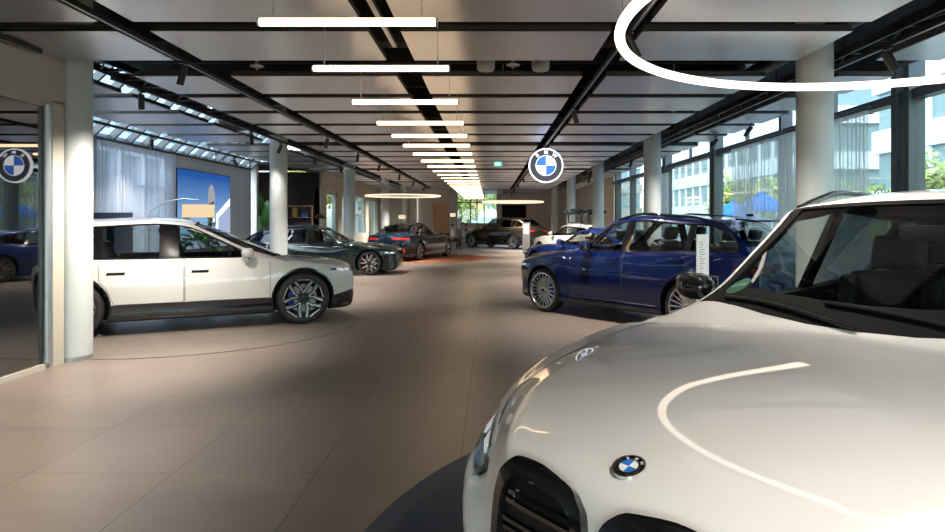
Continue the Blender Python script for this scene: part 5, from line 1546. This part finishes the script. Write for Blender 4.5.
# sofa, tables and people at the far end
def sofa(x, y, w, rz, label):
    t = thing('lounge_sofa', label, 'sofa', (x, y, 0), rz)
    bm = NB(); box(bm, (0, 0, .28), (w, .75, .26), None, .05); obj('seat', bm, 'rust', t, True, 60)
    bm = NB(); box(bm, (0, .34, .62), (w, .16, .50), None, .06); obj('backrest', bm, 'rust', t, True, 60)
    for s_ in (-1, 1):
        bm = NB(); box(bm, (s_ * (w / 2 - .08), 0, .45), (.16, .75, .32), None, .05); obj('armrest', bm, 'rust', t, True, 60)
    for sx in (-1, 1):
        for sy in (-1, 1):
            bm = NB(); tube(bm, [(sx * (w / 2 - .1), sy * .28, 0), (sx * (w / 2 - .1), sy * .28, .17)], .018, 8); obj('leg', bm, 'metal_black', t)
    return t
def rtable(x, y, r, h, label):
    t = thing('round_table', label, 'table', (x, y, 0))
    bm = NB(); lathe(bm, [(0, h - .03), (r, h - .03), (r, h), (0, h)], 32, 'Z'); obj('table_top', bm, 'oak', t, True, 40)
    bm = NB(); lathe(bm, [(0, 0), (.2, 0), (.2, .02), (.025, .03), (.025, h - .03), (0, h - .03)], 20, 'Z'); obj('pedestal', bm, 'metal_black', t, True, 40)
def chair(x, y, rz, label):
    t = thing('lounge_chair', label, 'chair', (x, y, 0), rz)
    bm = NB(); box(bm, (0, 0, .43), (.48, .46, .07), None, .025); obj('seat', bm, 'rust', t, True, 60)
    bm = NB(); box(bm, (0, .22, .70), (.48, .05, .46), Matrix.Rotation(rad(-8), 3, 'X'), .02); obj('backrest', bm, 'rust', t, True, 60)
    for sx in (-1, 1):
        for sy in (-1, 1):
            bm = NB(); tube(bm, [(sx * .20, sy * .19, 0), (sx * .18, sy * .17, .41)], .014, 8); obj('leg', bm, 'metal_black', t)
def person(x, y, rz, shirt, label):
    """seated figure: one skinned body, hair and clothing colours by height on separate parts"""
    t = thing('person', label, 'person', (x, y, 0), rz)
    def skin(name, verts, edges, radii, m):
        me = bpy.data.meshes.new(name); me.from_pydata(verts, edges, []); o = bpy.data.objects.new(name, me); COL.objects.link(o)
        md = o.modifiers.new('s', 'SKIN')
        for i, r in enumerate(radii): me.skin_vertices[0].data[i].radius = (r if isinstance(r, tuple) else (r, r))
        me.skin_vertices[0].data[0].use_root = True
        o.modifiers.new('u', 'SUBSURF').levels = 2; o.modifiers['u'].render_levels = 2
        bpy.context.view_layer.update()
        m2 = bpy.data.meshes.new_from_object(o.evaluated_get(bpy.context.evaluated_depsgraph_get())); bpy.data.objects.remove(o)
        m2.name = name; m2.polygons.foreach_set('use_smooth', [True] * len(m2.polygons)); m2.materials.clear(); m2.materials.append(M[m])
        q = bpy.data.objects.new(name, m2); COL.objects.link(q); q.parent = t; return q
    # body: pelvis, spine, neck, head, arms, legs (facing -Y)
    V = [(0, .05, .52), (0, .07, .72), (0, .06, .92), (0, .03, 1.06), (0, 0, 1.13), (0, -.01, 1.23), (0, -.015, 1.32)]
    Ed = [(0, 1), (1, 2), (2, 3), (3, 4), (4, 5), (5, 6)]
    Rr = [(.15, .12), (.14, .10), (.155, .11), (.09, .08), (.052, .052), (.078, .092), (.062, .075)]
    for s_ in (-1, 1):
        i = len(V); V += [(s_ * .17, .04, 1.02), (s_ * .22, .02, .80), (s_ * .16, -.20, .74), (s_ * .12, -.29, .74)]; Rr += [.055, .045, .034, .03]
        Ed += [(2, i), (i, i + 1), (i + 1, i + 2), (i + 2, i + 3)]
        i = len(V); V += [(s_ * .10, -.02, .52), (s_ * .13, -.38, .52), (s_ * .13, -.36, .10), (s_ * .13, -.47, .045)]; Rr += [.085, .06, .042, .035]
        Ed += [(0, i), (i, i + 1), (i + 1, i + 2), (i + 2, i + 3)]
    skin('body', V, Ed, Rr, 'skin')
    V2 = [(0, .05, .58), (0, .07, .72), (0, .06, .92), (0, .03, 1.05)]; E2 = [(0, 1), (1, 2), (2, 3)]; R2 = [(.165, .135), (.155, .115), (.17, .125), (.085, .085)]
    for s_ in (-1, 1):
        i = len(V2); V2 += [(s_ * .17, .04, 1.02), (s_ * .22, .02, .80), (s_ * .175, -.15, .75)]; R2 += [.066, .056, .044]; E2 += [(2, i), (i, i + 1), (i + 1, i + 2)]
    skin('shirt', V2, E2, R2, shirt)
    V3 = [(0, .05, .52)]; E3 = []; R3 = [(.165, .13)]
    for s_ in (-1, 1):
        i = len(V3); V3 += [(s_ * .10, -.02, .52), (s_ * .13, -.38, .52), (s_ * .13, -.36, .12)]; R3 += [.095, .07, .055]; E3 += [(0, i), (i, i + 1), (i + 1, i + 2)]
    skin('trousers', V3, E3, R3, 'trousers')
    bm = NB(); bmesh.ops.create_uvsphere(bm, u_segments=16, v_segments=10, radius=.098); bmesh.ops.scale(bm, vec=(.86, 1, 1), verts=bm.verts)
    bmesh.ops.bisect_plane(bm, geom=bm.verts[:] + bm.edges[:] + bm.faces[:], plane_co=(0, -.02, -.02), plane_no=(0, -1, -.9), clear_outer=True)
    bmesh.ops.translate(bm, verts=bm.verts, vec=(0, .0, 1.305)); obj('hair', bm, 'hair', t, True)
    for s_ in (-1, 1):
        bm = NB(); bmesh.ops.create_uvsphere(bm, u_segments=12, v_segments=8, radius=1.0); bmesh.ops.scale(bm, vec=(.052, .135, .05), verts=bm.verts); bmesh.ops.translate(bm, verts=bm.verts, vec=(s_ * .13, -.41, .052)); obj('shoe', bm, 'leather', t, True)
        bm = NB(); bmesh.ops.create_uvsphere(bm, u_segments=8, v_segments=6, radius=.012); bmesh.ops.translate(bm, verts=bm.verts, vec=(s_ * .03, -.098, 1.275)); obj('eye', bm, 'hair', t)
a = P(438.5, 0, 34.5); sofa(a.x, 34.6, 1.1, 0, 'rust coloured sofa in front of the wooden shelf, left of the person in white')
rtable(P(447.5, 0, 32.9).x, 32.9, .32, .62, 'round wooden table in front of the rust sofa at the far end')
def seated(px, Y, rz, shirt, pl, cl):
    x = P(px, 0, Y).x
    chair(x, Y, rz, cl); person(x, Y, rz, shirt, pl)
seated(453, 34.1, PI * .5, 'shirt_white', 'person in a white shirt seated left of the slim grey stand at the far end', 'rust chair of the person in the white shirt')
seated(465.5, 39.2, -PI * .45, 'shirt_dark', 'person in a dark jacket seated between the slim stand and the olive SUV', 'rust chair of the person in the dark jacket beside the olive SUV')
seated(478, 42.0, .2, 'shirt_dark', 'person in dark clothes seated below the far window, behind the olive SUV bonnet', 'rust chair below the far window, behind the olive SUV bonnet')

# ================================================================== OUTSIDE
bm = NB(); bxx(bm, XR + .15, 60, -30, 90, -.25, -.05); o = struct(obj('ground', bm, 'street'))
bm = NB(); bxx(bm, -60, -8.95, -30, 90, -.25, -.05); o = struct(obj('ground_left', bm, 'street'))
bm = NB(); bxx(bm, -60, 60, YF + .4, 120, -.27, -.06); o = struct(obj('ground_far', bm, 'street'))
def building(x0, x1, y0, y1, h, label, fh=3.2, side='x0', m='facade'):
    t = thing('building', label, 'building', ((x0 + x1) / 2, (y0 + y1) / 2, -.05))
    cx_, cy_ = (x0 + x1) / 2, (y0 + y1) / 2
    bm = NB(); bxx(bm, x0 - cx_, x1 - cx_, y0 - cy_, y1 - cy_, 0, h); obj('window_bands', bm, 'facade_dark', t)
    z = 0; k = 0
    while z < h:
        bm = NB()
        bxx(bm, x0 - cx_ - .25, x1 - cx_ + .25, y0 - cy_ - .25, y1 - cy_ + .25, z + fh * .62, min(h + .3, z + fh)); obj('storey_band', bm, m, t); z += fh; k += 1
    bm = NB()
    if side in ('x0', 'x1'):
        y = y0; xx = x0 - .1 if side == 'x0' else x1 + .1
        while y < y1: bxx(bm, xx - cx_ - .08, xx - cx_ + .08, y - cy_ - .12, y - cy_ + .12, 0, h); y += 2.4
    else:
        x = x0
        while x < x1: bxx(bm, x - cx_ - .12, x - cx_ + .12, y0 - cy_ - .18, y0 - cy_ - .02, 0, h); x += 2.4
    obj('mullion_grid', bm, m, t)
building(21, 33, -6, 34, 13, 'pale office building with window bands across the street on the right')
building(22, 32, 44, 80, 16, 'pale building farther down the street on the right')
building(-30, -20, 2, 60, 9, 'pale building outside the left wall', side='x1')
building(-20, 20, 84, 94, 12, 'pale building beyond the far window', side='y0', m='street')
def tree(x, y, h, r, label, seed, n=2600, trunk=.14):
    rd = random.Random(seed)
    t = thing('tree', label, 'tree', (x, y, -.05))
    bm = NB(); tube(bm, [(0, 0, 0), (.05, .03, h * .35), (0, .05, h * .75)], [trunk, trunk * .75, trunk * .3], 8)
    for k in range(6):
        a = k * 1.05; tube(bm, [(.03, .03, h * (.35 + .05 * k)), (r * .6 * math.cos(a), r * .6 * math.sin(a), h * (.55 + .06 * k))], [trunk * .4, trunk * .12], 6)
    obj('trunk', bm, 'bark', t, True)
    bm = NB()
    blobs = [(rd.gauss(0, .42) * r, rd.gauss(0, .42) * r, h * .66 + rd.gauss(0, .15) * h, rd.uniform(.28, .5) * r) for _ in range(16)]
    for k in range(n):
        bx, by, bz, br = rd.choice(blobs)
        d = Vector((rd.gauss(0, 1), rd.gauss(0, 1), rd.gauss(0, 1))).normalized() * br * rd.uniform(.7, 1.05)
        c = Vector((bx, by, bz)) + d
        u = Vector((rd.gauss(0, 1), rd.gauss(0, 1), rd.gauss(0, 1))).normalized(); v = u.orthogonal().normalized(); s_ = rd.uniform(.09, .19)
        bm.faces.new([bm.verts.new(c + u * s_), bm.verts.new(c + v * s_ * .6), bm.verts.new(c - u * s_), bm.verts.new(c - v * s_ * .6)])
    obj('crown', bm, 'tree_leaf', t)
tree(16.5, 18.0, 4.6, 2.2, 'leafy street tree outside the right glass beyond the curtain', 1)
tree(13.2, 13.6, 4.4, 1.7, 'bright green tree outside, seen through the right curtain', 2)
tree(17.2, 24.0, 3.8, 2.0, 'street tree outside the right glass above the navy SUV', 3)
tree(13.0, 9.6, 3.8, 1.6, 'small green tree outside by the right edge mullion', 4)
tree(16.0, 32.0, 3.8, 2.0, 'street tree outside behind the second white column', 6)
tree(16.5, 42.0, 4.4, 2.2, 'street tree farthest down the road on the right', 7)
tree(-3.2, 53.0, 6.0, 3.2, 'tree outside the far window, left', 8, 5200)
tree(2.8, 56.0, 6.4, 3.2, 'tree outside the far window, right', 10, 5200)
tree(-14.5, 49.5, 7.0, 3.0, 'tree outside the left rear window', 11, 2600)
tree(-11.5, 41.0, 6.0, 2.6, 'tree outside the left rear window, nearer', 12, 2600)
def parasol(x, y, h, r, label):
    t = thing('parasol', label, 'parasol', (x, y, -.05))
    bm = NB(); tube(bm, [(0, 0, 0), (0, 0, h + .1)], .03, 8); obj('pole', bm, 'alu', t, True)
    bm = NB(); lathe(bm, [(.02, h), (r, h - .55), (r, h - .72), (r - .02, h - .72), (r - .02, h - .56), (.02, h - .03)], 8, 'Z', closed=True); obj('canopy', bm, 'parasol', t)
    bm = NB(); bxx(bm, -.3, .3, -.3, .3, 0, .06); obj('base', bm, 'alu', t)
a = P(762, 198, 21.5); parasol(a.x, 21.5, 2.65, .75, 'blue parasol outside the right glass, nearer one')
a = P(733, 204, 26.0); parasol(a.x, 26.0, 2.45, .9, 'blue parasol outside the right glass, farther left')

# ================================================================== LIGHT, SKY, CAMERA
W = bpy.data.worlds.new('sky'); SC.world = W; N, L = nodes(W)
sk = N.new('ShaderNodeTexSky'); sk.sky_type = 'NISHITA'; sk.sun_disc = False; sk.sun_elevation = rad(42); sk.sun_rotation = rad(200); sk.air_density = 1.0; sk.dust_density = 2.0; sk.ozone_density = 1.0
bg = N['Background']; hs = N.new('ShaderNodeHueSaturation'); hs.inputs['Saturation'].default_value = .55
L.new(sk.outputs[0], hs.inputs['Color']); L.new(hs.outputs[0], bg.inputs[0]); bg.inputs[1].default_value = .24

cd = bpy.data.cameras.new('camera'); cam = bpy.data.objects.new('camera', cd); COL.objects.link(cam)
cam.location = (0, 0, CAMH); cam.rotation_euler = (PI / 2, 0, 0)
cd.sensor_width = 36; cd.sensor_fit = 'HORIZONTAL'; cd.lens = 36 * FPX / 945
cd.shift_x = (472.5 - VX) / 945; cd.shift_y = (VY - 266) / 945
cd.clip_start = .05; cd.clip_end = 400
SC.camera = cam
vs = SC.view_settings
SC.display_settings.display_device = 'sRGB'
vs.view_transform = 'Standard'; vs.look = 'None'; vs.gamma = 1.0; vs.use_curve_mapping = False; vs.exposure = 2.15
cy = SC.cycles
cy.use_denoising = True
cy.max_bounces = 8; cy.diffuse_bounces = 4; cy.glossy_bounces = 4; cy.transmission_bounces = 4; cy.transparent_max_bounces = 16
cy.sample_clamp_indirect = 6.0; cy.caustics_reflective = False; cy.caustics_refractive = False
bpy.context.view_layer.update()
